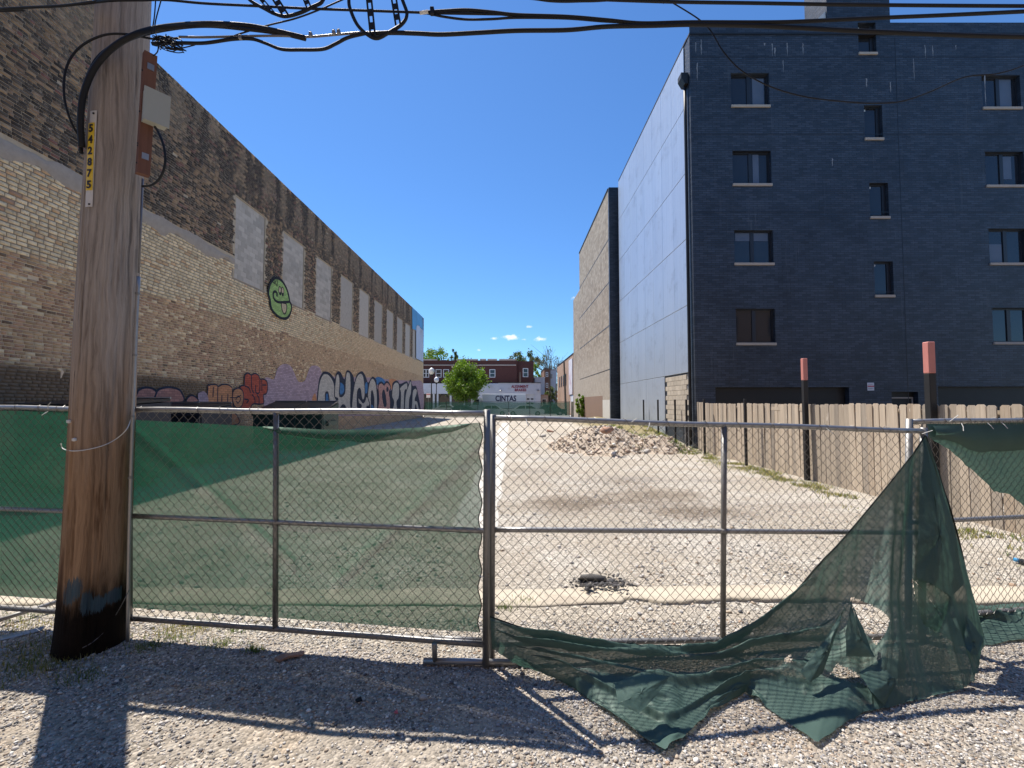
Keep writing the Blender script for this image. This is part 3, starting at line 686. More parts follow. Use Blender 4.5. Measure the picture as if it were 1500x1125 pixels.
mb = MB(); mb.box(XA - .02, XB, RY0 - .03, RY0 + .26, RTOP + .001, RTOP + .07); mb.box(XA - .03, XA + .26, RY0 + .261, RY1, RTOP + .001, RTOP + .07).build('parapet_cap', M['black_steel'], apt)
MB().box(XA + .001, XA + .25, RY0 + .51, RY1, RTOP - .3, RTOP).build('parapet', M['black_brick'], apt)
M['blind'] = simple('window_blind', (.10, .125, .17), .4, var=.2, scale=3); M['tape'] = simple('tape', (.6, .62, .62), .6)
for wn_, ((a, b, c_, d), k) in enumerate(wins):
    y = RY0 + .13; f = .055
    fr = MB().box(a, a + f, y, y + .06, c_, d).box(b - f * (1 if k == 2 else 2.6), b, y, y + .06, c_, d).box(a + f, b - f, y + .001, y + .06, c_, c_ + f).box(a + f, b - f, y + .001, y + .06, d - f, d)
    if k == 2: fr.box((a + b) / 2 - .07, (a + b) / 2 + .07, y - .004, y + .06, c_ + f, d - f)
    w = fr.build('window', M['frame_d'], apt)
    if k == 2:
        MB().box(a + f, (a + b) / 2 - .07, y + .03, y + .045, c_ + f, d - f).build('pane', M['glass'], w)
        MB().box((a + b) / 2 + .07, b - f, y + .032, y + .047, c_ + f, d - f).build('pane', M['glass'], w)
    else:
        MB().box(a + f, b - f * 2.6, y + .03, y + .045, c_ + f, d - f).build('pane', M['glass'], w)
        MB().box(a + f + .01, a + f + .12, y + .026, y + .0299, d - f - .10, d - f - .02).box(a + f + .01, a + f + .07, y + .026, y + .0299, d - f - .2, d - f - .101).build('tape', M['tape'], w)
    dress = {1: [(.58, .75, 0, 1)], 2: [(.04, .45, .72, 1), (.56, .96, .72, 1)], 5: [(.56, .8, .2, .95)], 0: [(.62, .95, .02, .96)], 6: [(.04, .42, .0, .6)], 4: [(.56, .9, .0, 1)]}.get(wn_, []) if k == 2 else []
    for (xa, xb, za, zb) in dress: MB().box(a + f + (b - a - 2 * f) * xa, a + f + (b - a - 2 * f) * xb, y + .022, y + .0295, c_ + f + (d - c_ - 2 * f) * za + .01, c_ + f + (d - c_ - 2 * f) * zb - .01).build('blind', M['blind'], w)
    MB().bevbox(a - .02, b + .02, RY0 - .05, RY0 + .12, c_ - .10, c_ - .001, .008).build('sill', M['sill'], w)
M['gdoor'] = simple('garage_door', (.006, .006, .007), .5, var=.3)
for (a, b, c_, d) in g_ops[:2]:
    gd = MB().box(a, b, RY0 + .22, RY0 + .28, 0, d).build('garage_door', M['gdoor'], apt)
    z = .05
    while z < d - .5:
        MB().box(a + .03, b - .03, RY0 + .195, RY0 + .219, z, z + .5).build('panel', M['gdoor'], gd); z += .53
(a, b, c_, d) = g_ops[2]
dr = MB().box(a, b, RY0 + .2, RY0 + .26, 0, d).build('door', M['gdoor'], apt)
MB().box(a + .02, b - .06, RY0 + .16, RY0 + .199, d - .25, d - .2).box(b - .10, b - .06, RY0 + .16, RY0 + .199, 0, d - .251).build('frame', M['sill'], dr)
for py in (83.5, 197, 311, 428):
    MB().box(XA + .05, XB, RY0 - .006, RY0 + .004, zf(py), zf(py) + .02).build('course_line', M['frame_d'], apt)
MB().box(px2x(1328), px2x(1328) + .02, RY0 - .0055, RY0 + .004, .3, RTOP - .1).build('course_line', M['frame_d'], apt)
# lime streaks under the coping
mb = MB()
for px, py, h in ((1019,62,18),(1027,58,24),(1120,63,5),(1131,64,20),(1135,70,14),(1153,63,20),(1176,63,19),(1355,66,20),(1366,67,19),(1338,86,34),(1147,88,20),(1021,92,28),(1400,66,8),(1442,110,50),(1219,232,12),(1269,115,14),(1304,120,16)):
    w_ = random.uniform(.02, .05); q = at(px, py, RY0); z = q.z; x = q.x; hh = h / 38.7; k = 7
    L = [(x - w_ * (.15 + .85 * random.random()) * (1 - .85 * (i / k) ** 2), RY0 - .0025, z - hh * i / k) for i in range(k + 1)]
    Rr = [(x + w_ * (.15 + .85 * random.random()) * (1 - .85 * (i / k) ** 2), RY0 - .0025, z - hh * i / k) for i in range(k + 1)]
    mb.grid([L, Rr])
mb.build('lime_streaks', M['eff'], apt)['kind'] = 'stuff'
# grey metal side: panels, each its own piece
t = NT('metal_cladding'); p = t.pos(); X_, Y_, Z_ = t.sep(p); r = t.n('ObjectInfo').outputs['Random']
rib = t.noise(t.comb(0, t.math('MULTIPLY', Y_, 7), t.math('MULTIPLY', Z_, .05)), 1.2, 4, .7)
c = t.mix(rib, (.38, .43, .50), (.56, .62, .70)); c = t.mix(1, c, t.ramp(r, [(0, .97), (1, 1.03)]), 'MULTIPLY')
c = t.mix(t.math('MULTIPLY', t.sstep(t.noise(p, 1.2, 6, .7), .5, .75), .3), c, (.16, .17, .19))
t.bump(t.math('ADD', rib, t.math('MULTIPLY', t.noise(p, 6, 4), .3)), .35, .02)
M['clad'] = t.done(c, t.math('ADD', t.math('MULTIPLY', rib, .2), .36), .55)
zr = [.25, 3.0, 5.65, 8.3, 10.95, 13.6, 16.15]; yr = np.linspace(RY0 + .52, RY1 - .02, 9)
for i in range(6):
    for j in range(8):
        mm = MB().bevbox(0, .035, 0, yr[j+1] - yr[j] - .006, 0, zr[i+1] - zr[i] - .022, .006)
        if i == 0: # the lowest row leaves the bare block patch open
            if yr[j] < 19.6: continue
        me = mesh_of(mm, 'metal_panel', M['clad']); inst('metal_panel', me, (RX - .045, yr[j], zr[i]), apt)
# bare block patch low on the side
blk2 = mesh_of(MB().bevbox(0, .04, -.194, .194, 0, .19, .003), 'block', simple('tan_block', (.42, .37, .30), .95, var=.2, scale=4, orand=.12))
for r_ in range(10):
    for k in range(6):
        y = 17.55 + k * .4 + (.2 if r_ % 2 else 0)
        inst('block', blk2, (RX - .045, y, .9 + r_ * .203), apt)
M['tar'] = simple('tar_smear', (.05, .05, .055), .8, var=.5, scale=3, grime=(.35, .35, .35))
MB().box(RX - .02, RX + .003, 17.33, 17.9, -.1, 2.95).build('wall_patch', M['tar'], apt)
# downpipe with its hopper head, on the corner return
dp = MB().tube([(RX - .09, RY0 + .30, z) for z in np.linspace(.2, at(1000, 118, RY0).z, 12)], .058, 10).build('downpipe', M['black_steel'], apt, True)
zt = at(1000, 118, RY0).z
MB().prism([(RX - .02, zt - .02), (RX - .16, zt - .02), (RX - .30, zt + .22), (RX - .30, zt + .42), (RX - .02, zt + .42)], 'y', RY0 + .12, RY0 + .48).build('hopper', M['black_steel'], dp)
# stair head on the roof
MB().box(12.62, 15.15, 17.15, 18.45, RTOP - .3, 20.5).build('penthouse', M['black_brick'], apt)
M['pale_clad'] = simple('pale_cladding', (.62, .60, .58), .6, var=.1, scale=3)
MB().prism([(11.55, RTOP - .2), (12.61, RTOP - .2), (12.61, RTOP + 1.35), (11.55, RTOP + .25)], 'y', 17.2, 18.45).build('penthouse_cladding', M['pale_clad'], apt)
# small notice by the service door
M['sgn_w'] = simple('sign_white', (.72, .70, .72), .5, var=.05); M['sgn_r'] = simple('sign_red', (.5, .08, .1), .5, var=.05)
q = at(1275, 566, RY0)
sg = thing('wall_sign', 'small white notice with a red band on the dark garage wall', 'sign', (q.x, RY0 - .02, q.z - .16))
MB().bevbox(q.x - .13, q.x + .13, RY0 - .022, RY0 - .002, q.z - .16, q.z + .14, .008).build('plate', M['sgn_w'], sg)
MB().box(q.x - .12, q.x + .12, RY0 - .024, RY0 - .0225, q.z - .02, q.z + .03).build('band', M['sgn_r'], sg)
for zz in (.09, .07, -.06, -.08, -.10): MB().box(q.x - .10, q.x + .10 - .05 * random.random(), RY0 - .0236, RY0 - .0225, q.z + zz - .006, q.z + zz).build('print_line', M['frame_d'], sg)

# grey block building behind it
GX0, GY0, GY1, GTOP = 6.45, 29.0, 42.0, 16.1
t = NT('grey_block_wall'); p = t.pos(); X_, Y_, Z_ = t.sep(p)
br = t.n('TexBrick'); t.l(t.comb(t.math('ADD', Y_, X_), Z_, 0), br.inputs['Vector']); br.inputs['Scale'].default_value = 1
br.inputs['Brick Width'].default_value = .4; br.inputs['Row Height'].default_value = .2; br.inputs['Mortar Size'].default_value = .008
br.inputs['Color1'].default_value = (.25, .21, .165, 1); br.inputs['Color2'].default_value = (.37, .32, .26, 1); br.inputs['Mortar'].default_value = (.25, .215, .18, 1)
c = t.mix(t.math('MULTIPLY', t.sstep(t.noise(p, 1.3, 7, .75), .48, .66), .6), br.outputs['Color'], (.17, .135, .10))
c = t.mix(t.math('MULTIPLY', t.sstep(Z_, 6.5, 4), .5), c, (.36, .33, .29))
t.bump(t.math('SUBTRACT', 1.0, br.outputs['Fac']), .5, .008); M['grey_wall'] = t.done(c, .95)
gb = thing('block_building', 'plain grey block building with a brown painted base behind the metal clad one', 'building', (12, 35, 0))
mb = MB(); MB().box(GX0, 22, GY0 + .25, GY1, -.2, GTOP).build('wall', M['grey_wall'], gb)
MB().box(GX0 - .002, 22, GY0, GY0 + .249, -.2, GTOP + .05).build('front_wall', M['black_brick'], gb)
for z in (4.0, 6.9, 9.8, 12.7): MB().box(GX0 - .012, GX0 + .01, GY0 + .252, GY1, z, z + .035).build('joint', M['frame_d'], gb)
MB().box(GX0 - .04, 22, GY0 + .252, GY1 + .02, GTOP + .001, GTOP + .09).build('parapet_cap', M['black_steel'], gb)
MB().box(GX0 - .006, GX0 + .02, 31.6, GY1 + .004, -.1, 2.3).build('base_paint', simple('brown_base', (.20, .13, .095), .9, var=.15, scale=2), gb)
MB().box(GX0 - .006, GX0 + .02, GY0 + .26, 31.59, -.1, 2.0).build('base_paint', simple('pale_base', (.50, .49, .46), .9, var=.15, scale=2), gb)
MB().box(GX0 + .02, GX0 + 4, GY1 + .01, GY1 + 4.5, -.2, 12.6).build('rear_wall', M['grey_wall'], gb)

# unseen building added behind the viewpoint: darkens and warms the shade, mirrored in panes
ra = thing('added_building', 'unseen tan brick building added behind the viewpoint to darken and warm the shade', 'building', (4, -14, 0))
aw = [(x, x + 1.3, z, z + 1.7) for x in np.arange(-26, 34, 4.2) for z in (1.2, 4.8, 8.2)]
M['added_brick'] = simple('added_brick', (.20, .145, .11), .9, var=.3, scale=2, grime=(.16, .10, .07))
holed_wall(-30, 38, -.2, 11.5, -8.0, aw, -.2).build('front_wall', M['added_brick'], ra)
MB().box(-30, 38, -20, -8.25, -.2, 11.4).build('wall', M['added_brick'], ra)
MB().box(-30.1, 38.1, -20.1, -7.95, 11.51, 11.65).build('roof', M['coping'], ra)
for (a, b, c_, d) in aw: MB().box(a, b, -8.245, -8.2, c_, d).build('window', M['glass'], ra)

# ------------------------------------------------------------------ far street
M['dk_brick'] = None
t = NT('dark_red_brick'); p = t.pos(); X_, Y_, Z_ = t.sep(p)
br = t.n('TexBrick'); t.l(t.comb(t.math('ADD', X_, Y_), Z_, 0), br.inputs['Vector']); br.inputs['Scale'].default_value = 1
br.inputs['Brick Width'].default_value = .22; br.inputs['Row Height'].default_value = .075; br.inputs['Mortar Size'].default_value = .009
br.inputs['Color1'].default_value = (.075, .022, .017, 1); br.inputs['Color2'].default_value = (.115, .036, .027, 1); br.inputs['Mortar'].default_value = (.08, .045, .038, 1)
M['dk_brick'] = t.done(t.mix(t.math('MULTIPLY', t.noise(p, .6, 5), .5), br.outputs['Color'], (.07, .024, .02)), .9)
M['white_paint'] = simple('white_painted_wall', (.62, .63, .66), .8, var=.06, scale=.8, grime=(.45, .44, .43))
M['white_frame'] = simple('white_window_frame', (.66, .66, .65), .6, var=.05)
M['tan_brick'] = simple('tan_far_brick', (.38, .24, .16), .9, var=.25, scale=2, grime=(.25, .17, .12))
M['stone_trim'] = simple('limestone_trim', (.45, .38, .32), .9, var=.1)
D1 = 90.0; s1 = D1 / FPX
fx = lambda px, D: (px - 750) / FPX * D
fz = lambda py, D: at(750, py, D).z
rb = thing('brick_building', 'dark red brick two storey building with white shopfronts across the far street', 'building', (-8, D1 + 5, 0))
MB().box(-34, fx(757, D1), D1, D1 + 14, -.1, fz(528, D1)).build('wall', M['dk_brick'], rb)
MB().box(fx(757, D1) + .01, fx(782, D1), D1 + .8, D1 + 14, -.1, fz(528.5, D1)).build('side_wing', M['dk_brick'], rb)
for a, b, py in ((600, 640, 526.5), (668, 700, 526.2), (703, 712, 526), (714, 728, 526), (731, 756, 526.2)):
    MB().box(fx(a, D1), fx(b, D1), D1 - .1, D1 + .3, fz(528, D1) + .001, fz(py, D1) + .05).build('parapet_cap', M['stone_trim'], rb)
MB().box(-34, fx(756, D1), D1 - .12, D1 - .001, fz(535.5, D1), fz(534.2, D1)).build('cornice', M['stone_trim'], rb)
def far_window(parent, x0, x1, z0, z1, y, lights=1, fm='white_frame'):
    f = .12; w = MB().box(x0, x0 + f, y - .08, y - .002, z0, z1).box(x1 - f, x1, y - .08, y - .002, z0, z1).box(x0 + f, x1 - f, y - .078, y - .002, z0, z0 + f).box(x0 + f, x1 - f, y - .078, y - .002, z1 - f, z1)
    w.box(x0 + f, x1 - f, y - .07, y - .002, (z0 + z1) / 2 - .04, (z0 + z1) / 2 + .04)
    if lights == 2: w.box((x0 + x1) / 2 - .08, (x0 + x1) / 2 + .08, y - .079, y - .002, z0 + f, z1 - f)
    w = w.build('window', M[fm], parent)
    MB().box(x0 + f, x1 - f, y - .05, y - .004, z0 + f, z1 - f).build('pane', M['glass'], w)
    return w
for a, b, l in ((580, 590, 1), (604, 615, 2), (619.5, 628.5, 2), (638, 646.5, 1), (649, 657.5, 1), (663, 671, 1), (678, 686, 1), (700.5, 708.5, 1), (717, 725.5, 1)):
    far_window(rb, fx(a, D1), fx(b, D1), fz(553, D1), fz(541, D1), D1, l)
far_window(rb, fx(766, D1), fx(774, D1), fz(552, D1), fz(539, D1), D1 + .8)
sf = MB().box(-34, fx(732, D1), D1 - 1.2, D1 - .01, fz(577, D1), fz(562, D1)).build('shopfront', M['white_paint'], rb)
MB().box(-34, fx(732, D1), D1 - .6, D1 - .02, -.1, fz(577, D1) - .01).build('shop_window', M['glass'], rb)
for px in (590, 603, 619, 635.5, 641, 660, 680, 700):
    MB().box(fx(px, D1), fx(px + 2.5, D1), D1 - 1.15, D1 - .61, -.1, fz(577, D1) - .012).build('pilaster', M['white_frame'], rb)
for px in (622, 644): MB().tube([(fx(px + 12 * math.sin(a) * .5, D1) + .9, D1 - 1.23, fz(583, D1) + .8 * math.cos(a)) for a in np.linspace(-1.4, 1.4, 9)], .05, 5).build('arch_trim', M['frame_d'], rb)
MB().tube([(fx(688, D1), D1 + 3, 10), (fx(688, D1), D1 + 3, fz(522, D1))], .1, 6).build('roof_vent', M['galv_d'], rb)
MB().box(fx(642, D1), fx(650, D1), D1 + 3, D1 + 5, fz(528, D1), fz(525, D1)).build('roof_unit', M['galv_d'], rb)

D2 = 79.6
ga = thing('garage_building', 'low white repair garage with red ALIGNMENT BRAKES lettering across the street', 'building', (fx(760, D2), D2 + 4, 0))
gop = (fx(770.5, D2), fx(783.5, D2), 0.0, fz(577.5, D2))
holed_wall(fx(730, D2), fx(792, D2), -.1, fz(561, D2), D2, [gop], .25).build('front_wall', M['white_paint'], ga)
MB().box(fx(730, D2) + .01, fx(792, D2) - .01, D2 + .26, D2 + 8, -.1, fz(561.5, D2)).build('wall', M['white_paint'], ga)
MB().box(fx(729.5, D2), fx(792.5, D2), D2 - .12, D2 + .4, fz(561, D2) + .001, fz(560.2, D2)).build('roof_edge', M['frame_d'], ga)
MB().box(fx(690, D2), fx(730, D2) - .01, D2 + .4, D2 + 8, -.1, fz(563, D2)).build('side_wall', M['white_paint'], ga)
gd = MB().box(gop[0], gop[1], D2 + .2, D2 + .255, 0, gop[3]).build('garage_door', M['white_frame'], ga)
for kx in (.1, .55):
    for kz in (.42, .66):
        a = gop[0] + (gop[1] - gop[0]) * kx; z = gop[3] * kz + .15
        MB().box(a, a + .45, D2 + .17, D2 + .199, z, z + .25).build('pane', M['glass'], gd)
M['letter_red'] = simple('letter_red', (.32, .03, .05), .6, var=.05); M['letter_navy'] = simple('letter_navy', (.012, .012, .07), .5, var=.05); M['letter_black'] = simple('letter_black', (.01, .01, .012), .5, var=.05)
def text(name, body, mat, parent, c, width, height, rotz=0, bold=.0, depth=.01, tilt=0, axis_m=None):
    cu = bpy.data.curves.new('txt', 'FONT'); cu.body = body; cu.size = 1; cu.align_x = 'CENTER'; cu.align_y = 'CENTER'; cu.offset = bold; cu.extrude = .02; cu.resolution_u = 3
    tmp = bpy.data.objects.new('txt', cu); COL.objects.link(tmp); bpy.context.view_layer.update()
    me = bpy.data.meshes.new_from_object(tmp.evaluated_get(bpy.context.evaluated_depsgraph_get())); bpy.data.objects.remove(tmp)
    co = np.empty(len(me.vertices) * 3); me.vertices.foreach_get('co', co); co = co.reshape(-1, 3)
    mn, mx = co.min(0), co.max(0); co = (co - (mn + mx) / 2) / np.maximum(mx - mn, 1e-6) * np.array([width, height, depth])
    me.vertices.foreach_set('co', co.ravel()); me.materials.clear()
    R = axis_m if axis_m is not None else Matrix.Rotation(rotz, 4, 'Z') @ Matrix.Rotation(math.pi / 2, 4, 'X')
    me.transform(Matrix.Translation(Vector(c)) @ R); me.update()
    return finish(name, me, parent, False, mat)
text('lettering', 'ALIGNMENT', M['letter_red'], ga, (fx(761.5, D2), D2 - .03, fz(566.2, D2)), fx(774, D2) - fx(749, D2), .52, 0, .028, .04)
text('lettering', 'BRAKES', M['letter_red'], ga, (fx(762.5, D2), D2 - .03, fz(571.2, D2)), fx(771, D2) - fx(754, D2), .50, 0, .028, .04)
for px in (733.5, 788): MB().lathe([(.02, 0), (.25, .02), (.25, .06), (.1, .18), (.02, .2)], (fx(px, D2), D2 - .3, fz(572.5, D2)), 8).build('wall_lamp', M['galv_d'], ga)
# delivery truck
D3 = 64.5; tx0, tx1 = fx(706.5, D3), fx(770, D3)
tr = thing('delivery_truck', 'white box truck lettered CINTAS parked beyond the far fence', 'truck', ((tx0 + tx1) / 2, D3 + 1.2, 0))
M['truck_w'] = simple('truck_white', (.66, .68, .70), .4, var=.04, scale=1)
MB().bevbox(tx0, tx1, D3, D3 + 2.4, .95, fz(577, D3), .04).build('cargo_box', M['truck_w'], tr)
cabp = [(tx0 - .06, .5), (tx0 - 2.0, .5), (tx0 - 2.05, 1.2), (tx0 - 1.6, 1.5), (tx0 - 1.2, 2.4), (tx0 - .06, 2.45)]
MB().prism(cabp, 'y', D3 + .15, D3 + 2.25).build('cab', M['truck_w'], tr, fixn=True)
MB().prism([(tx0 - 1.0, 1.5), (tx0 - 1.45, 1.5), (tx0 - 1.12, 2.28), (tx0 - .5, 2.28), (tx0 - .5, 1.5)], 'y', D3 + .13, D3 + .149).build('side_window', M['glass'], tr, fixn=True)
MB().box(tx0, tx1, D3 + .5, D3 + 1.9, .6, .949).build('chassis', M['frame_d'], tr)
for x in (tx0 - 1.1, tx1 - 1.6):
    for y in (D3 + .05, D3 + 1.95):
        w = MB().tube([(x, y, .45), (x, y + .3, .45)], .45, 18).build('wheel', M['rubber'], tr)
        MB().tube([(x, y - .01, .45), (x, y + .31, .45)], .22, 12).build('rim', M['galv_d'], w)
text('lettering', 'CINTAS', M['letter_navy'], tr, (fx(741, D3), D3 - .02, fz(583.6, D3)), fx(756, D3) - fx(725.5, D3), .86, 0, .03, .03)

# buildings on the right of the far street
D4 = 62.0; bx = fx(840, D4)
sb = thing('brick_building', 'tan brick building with a long white banner at the right of the far street', 'building', (bx + 3, 72, 0))
mb = MB().box(bx, bx + 9, D4, D4 + 22, -.1, 8.6).build('wall', M['tan_brick'], sb)
MB().box(bx + .01, bx + 9, D4 - .25, D4 - .01, -.1, 8.65).build('front_wall', simple('brown_brick', (.16, .105, .06), .9, var=.2, scale=2), sb)
MB().box(bx - .06, bx + 9, D4 - .3, D4 + 22, 8.66, 8.78).build('parapet_cap', M['coping'], sb)
MB().box(bx - .012, bx - .002, D4 + .1, D4 + 3.0, .3, 2.9).build('base_paint', M['white_paint'], sb)
MB().box(bx + .02, bx + 2.5, D4 - .262, D4 - .251, .2, 3.2).build('base_paint', M['white_paint'], sb)
bn = MB().box(bx - .10, bx - .03, D4 + .5, D4 + 4.3, 3.0, 8.1).build('banner', simple('banner_white', (.66, .64, .66), .7, var=.08, scale=1.2, grime=(.42, .22, .26)), sb)
for y in (D4 + 8, D4 + 11, D4 + 14, D4 + 17):
    w = MB().box(bx - .05, bx - .002, y, y + 1.2, 4.6, 6.4).build('window', M['frame_d'], sb)
    MB().box(bx - .06, bx - .051, y + .12, y + 1.08, 4.72, 6.28).build('pane', M['glass'], w)
def far_block(label, x0, x1, y, d, top, mat, wl_=(), cap='coping'):
    b = thing('house', label, 'house', ((x0 + x1) / 2, y + d / 2, 0)); MB().box(x0, x1, y, y + d, -.1, top).build('wall', M[mat], b)
    MB().box(x0 - .1, x1 + .1, y - .1, y + d, top + .001, top + .12).build('roof', M[cap], b)
    for (a, b_, c_, e_) in wl_: far_window(b, a, b_, c_, e_, y)
    return b
D5 = 98
M['dk2'] = simple('brown_far_brick', (.15, .075, .05), .9, var=.2, scale=2)
far_block('narrow brown brick house between the banner building and the street', fx(797.5, D5), fx(806.5, D5), D5, 12, fz(540, D5), 'dk2', [(fx(799.5, D5), fx(803, D5), fz(552, D5), fz(545, D5)), (fx(799.5, D5), fx(803, D5), fz(568, D5), fz(561, D5))])
M['blue_grey'] = simple('pale_siding', (.42, .46, .52), .8, var=.06, scale=1)
far_block('pale sided house wall beside the narrow brown house', fx(807, D5), fx(816, D5), D5 + 1, 12, fz(541, D5), 'blue_grey', cap='white_frame')
far_block('low pale flat roofed house behind the repair garage', fx(782.5, D5), fx(797, D5), D5 - 2, 9, fz(554, D5), 'white_paint', cap='white_frame')
far_block('small tan shed with a dark garage opening past the repair garage', fx(792.5, 84), fx(803, 84), 84, 6, fz(579, 84), 'stone_trim', [(fx(793.5, 84), fx(800.5, 84), .3, fz(584, 84))], 'tan_brick')

# far fence with green fabric
DF = 55.2
ff = thing('far_fence', 'long green fabric covered fence at the far end of the lot', 'fence', (-1, DF, 0))
fxs = [fx(p_, DF) for p_ in (622, 654, 700, 745, 776, 806, 834)]
for a, b in zip(fxs[:-1], fxs[1:]):
    nn = 14; P_ = [[(a + (b - a) * i / nn, DF + .02 + .04 * math.sin(i * 1.3 + j), .12 + (1.78 - .06 * math.sin(math.pi * i / nn)) * j / 5) for i in range(nn + 1)] for j in range(6)]
    MB().grid(P_).build('fabric_panel', M['screen_far'], ff, True)
for x in fxs: MB().tube([(x, DF - .03, 0), (x, DF - .03, 2.0)], .035, 6).build('post', M['black_steel'], ff)
MB().tube([(fxs[0], DF - .03, 1.93), (fxs[-1], DF - .03, 1.93)], .025, 6).build('top_rail', M['black_steel'], ff)
MB().box(fx(836, DF), fx(841, DF), DF - .3, DF - .05, 0, 1.95).build('end_post', M['concrete'], ff)
rp = [(fx(841, DF) + (6.35 - fx(841, DF)) * k, DF - .3 - 12.5 * k, 0) for k in np.linspace(0, 1, 9)]
MB().grid([[(x, y, .15) for x, y, _ in rp], [(x, y, 1.1) for x, y, _ in rp], [(x, y, 2.0) for x, y, _ in rp]]).build('fabric_panel', M['screen_far'], ff, True)

# parked cars seen through it
def car(label, x0, y0, paint_c, L=4.9, H=1.46, flip=False):
    m = simple('car_paint', paint_c, .3, .3, var=.04, scale=1)
    r_ = thing('parked_car', label, 'car', (x0 + L / 2, y0 + .9, 0), 'cars parked along the street')
    f = (lambda x: x0 + L - x * L) if flip else (lambda x: x0 + x * L)
    low = [(0, .45), (.0, .75), (.03, .86), (.22, .95), (.30, .98), (.82, 1.0), (.97, .92), (1, .78), (1, .42), (.97, .28), (.04, .28)]
    cab = [(.20, .94), (.34, H - .06), (.42, H), (.60, H), (.70, H - .04), (.86, .98)]
    MB().prism([(f(a), b) for a, b in low], 'y', y0, y0 + 1.8).build('body', m, r_, fixn=True)
    MB().prism([(f(a), b) for a, b in cab], 'y', y0 + .12, y0 + 1.68).build('cabin', m, r_, fixn=True)
    MB().prism([(f(a), b) for a, b in ((.25, .99), (.355, H - .09), (.49, H - .06), (.49, .99))], 'y', y0 + .10, y0 + .119).build('side_window', M['glass'], r_, fixn=True)
    MB().prism([(f(a), b) for a, b in ((.51, .99), (.51, H - .06), (.66, H - .09), (.78, 1.0))], 'y', y0 + .10, y0 + .119).build('side_window', M['glass'], r_, fixn=True)
    for a in (.17, .82):
        for y in (y0 - .02, y0 + 1.6):
            w = MB().tube([(f(a), y, .33), (f(a), y + .22, .33)], .33, 18).build('wheel', M['rubber'], r_)
            MB().tube([(f(a), y - .01, .33), (f(a), y + .23, .33)], .2, 12).build('rim', M['galv'], w)
    MB().box(f(.99) - .02, f(.99) + .05, y0 + .1, y0 + .5, .62, .76).build('headlight', M['white_frame'], r_)
    return r_
car('silver sedan behind the far fence just left of the middle post', fx(742, 61), 60.8, (.52, .55, .55), 5.2)
car('silver sedan behind the far fence below the round green tree', fx(696, 61), 60.9, (.55, .57, .57), 4.5, flip=True)
car('black car behind the far fence at its right end', fx(779, 61.5), 61.0, (.02, .022, .025), 4.7, 1.55)
car('dark car behind the left end of the far fence', fx(650, 61), 60.9, (.05, .055, .06), 4.6)
car('white car parked by the shopfronts under the second street lamp', fx(634, 74), 73.2, (.6, .6, .6), 4.6, flip=True)

# street lamps
M['globe'] = simple('lamp_globe', (.74, .74, .72), .3, var=.04)
def lamp(label, px, D, ztop):
    x = fx(px, D); l = thing('street_lamp', label, 'street lamp', (x, D, 0), 'street lamps on the far pavement')
    MB().lathe([(.26, 0), (.26, .5), (.18, .7), (.12, .9), (.085, 1.1), (.07, ztop - 1.3), (.16, ztop - 1.2), (.2, ztop - 1.05), (.15, ztop - .98)], (x, D, 0), 12).build('post', M['black_steel'], l, True)
    MB().lathe([(.15, ztop - .975), (.36, ztop - .75), (.42, ztop - .5), (.36, ztop - .25), (.2, ztop - .12), (.12, ztop - .05), (.03, ztop)], (x, D, 0), 14).build('globe', M['globe'], l, True)
lamp('taller street lamp with white acorn globe nearest the brick wall', 632, 62.6, fz(538.5, 62.6)); lamp('smaller street lamp with white acorn globe right of the taller one', 639.2, 76.5, fz(552, 76.5))
x = fx(627.5, 61.6); ts = thing('street_sign', 'small red and white parking sign beside the brick wall corner', 'sign', (x, 61.6, 0))
MB().tube([(x, 61.63, 0), (x, 61.63, fz(575, 61.6))], .03, 6).build('post', M['galv_d'], ts)
MB().box(x - .28, x + .28, 61.59, 61.605, fz(582.5, 61.6), fz(576, 61.6)).build('plate', M['sgn_w'], ts); MB().box(x - .26, x + .26, 61.58, 61.589, fz(578.3, 61.6), fz(577, 61.6)).build('band', M['sgn_r'], ts)

# foliage
def leaf_mat(name, c1, c2):
    t = NT(name); a = t.n('Attribute', attribute_name='col').outputs['Color']
    c = t.mix(t.sep(a)[0], c1, c2)
    tl = t.n('BsdfTranslucent'); t.l(t.mix(1, c, (1.2, 1.3, .5), 'MULTIPLY'), tl.inputs[0]); ad = t.n('MixShader'); ad.inputs[0].default_value = .35
    t.done(c, .55); t.l(t.b.outputs[0], ad.inputs[1]); t.l(tl.outputs[0], ad.inputs[2]); t.l(ad.outputs[0], t.out.inputs['Surface']); return t.m
M['leaf'] = leaf_mat('leaf_green', (.085, .16, .012), (.20, .30, .03)); M['leaf_d'] = leaf_mat('leaf_dull', (.06, .085, .03), (.14, .17, .06))
M['bark'] = simple('bark', (.11, .085, .065), .95, var=.3, scale=10, bump=.5)
def leaves(C, size):
    n = len(C); a = rng.normal(size=(n, 3)); a /= np.linalg.norm(a, axis=1)[:, None]; b = np.cross(a, rng.normal(size=(n, 3))); b /= np.linalg.norm(b, axis=1)[:, None]
    s = (size * rng.uniform(.6, 1.3, n))[:, None]
    V = np.stack([C - a*s, C + b*s*.55, C + a*s, C - b*s*.55], 1).reshape(-1, 3)
    return V, np.arange(n * 4).reshape(-1, 4), np.repeat(rng.random((n, 1)), 4, 0) * np.ones((1, 3))
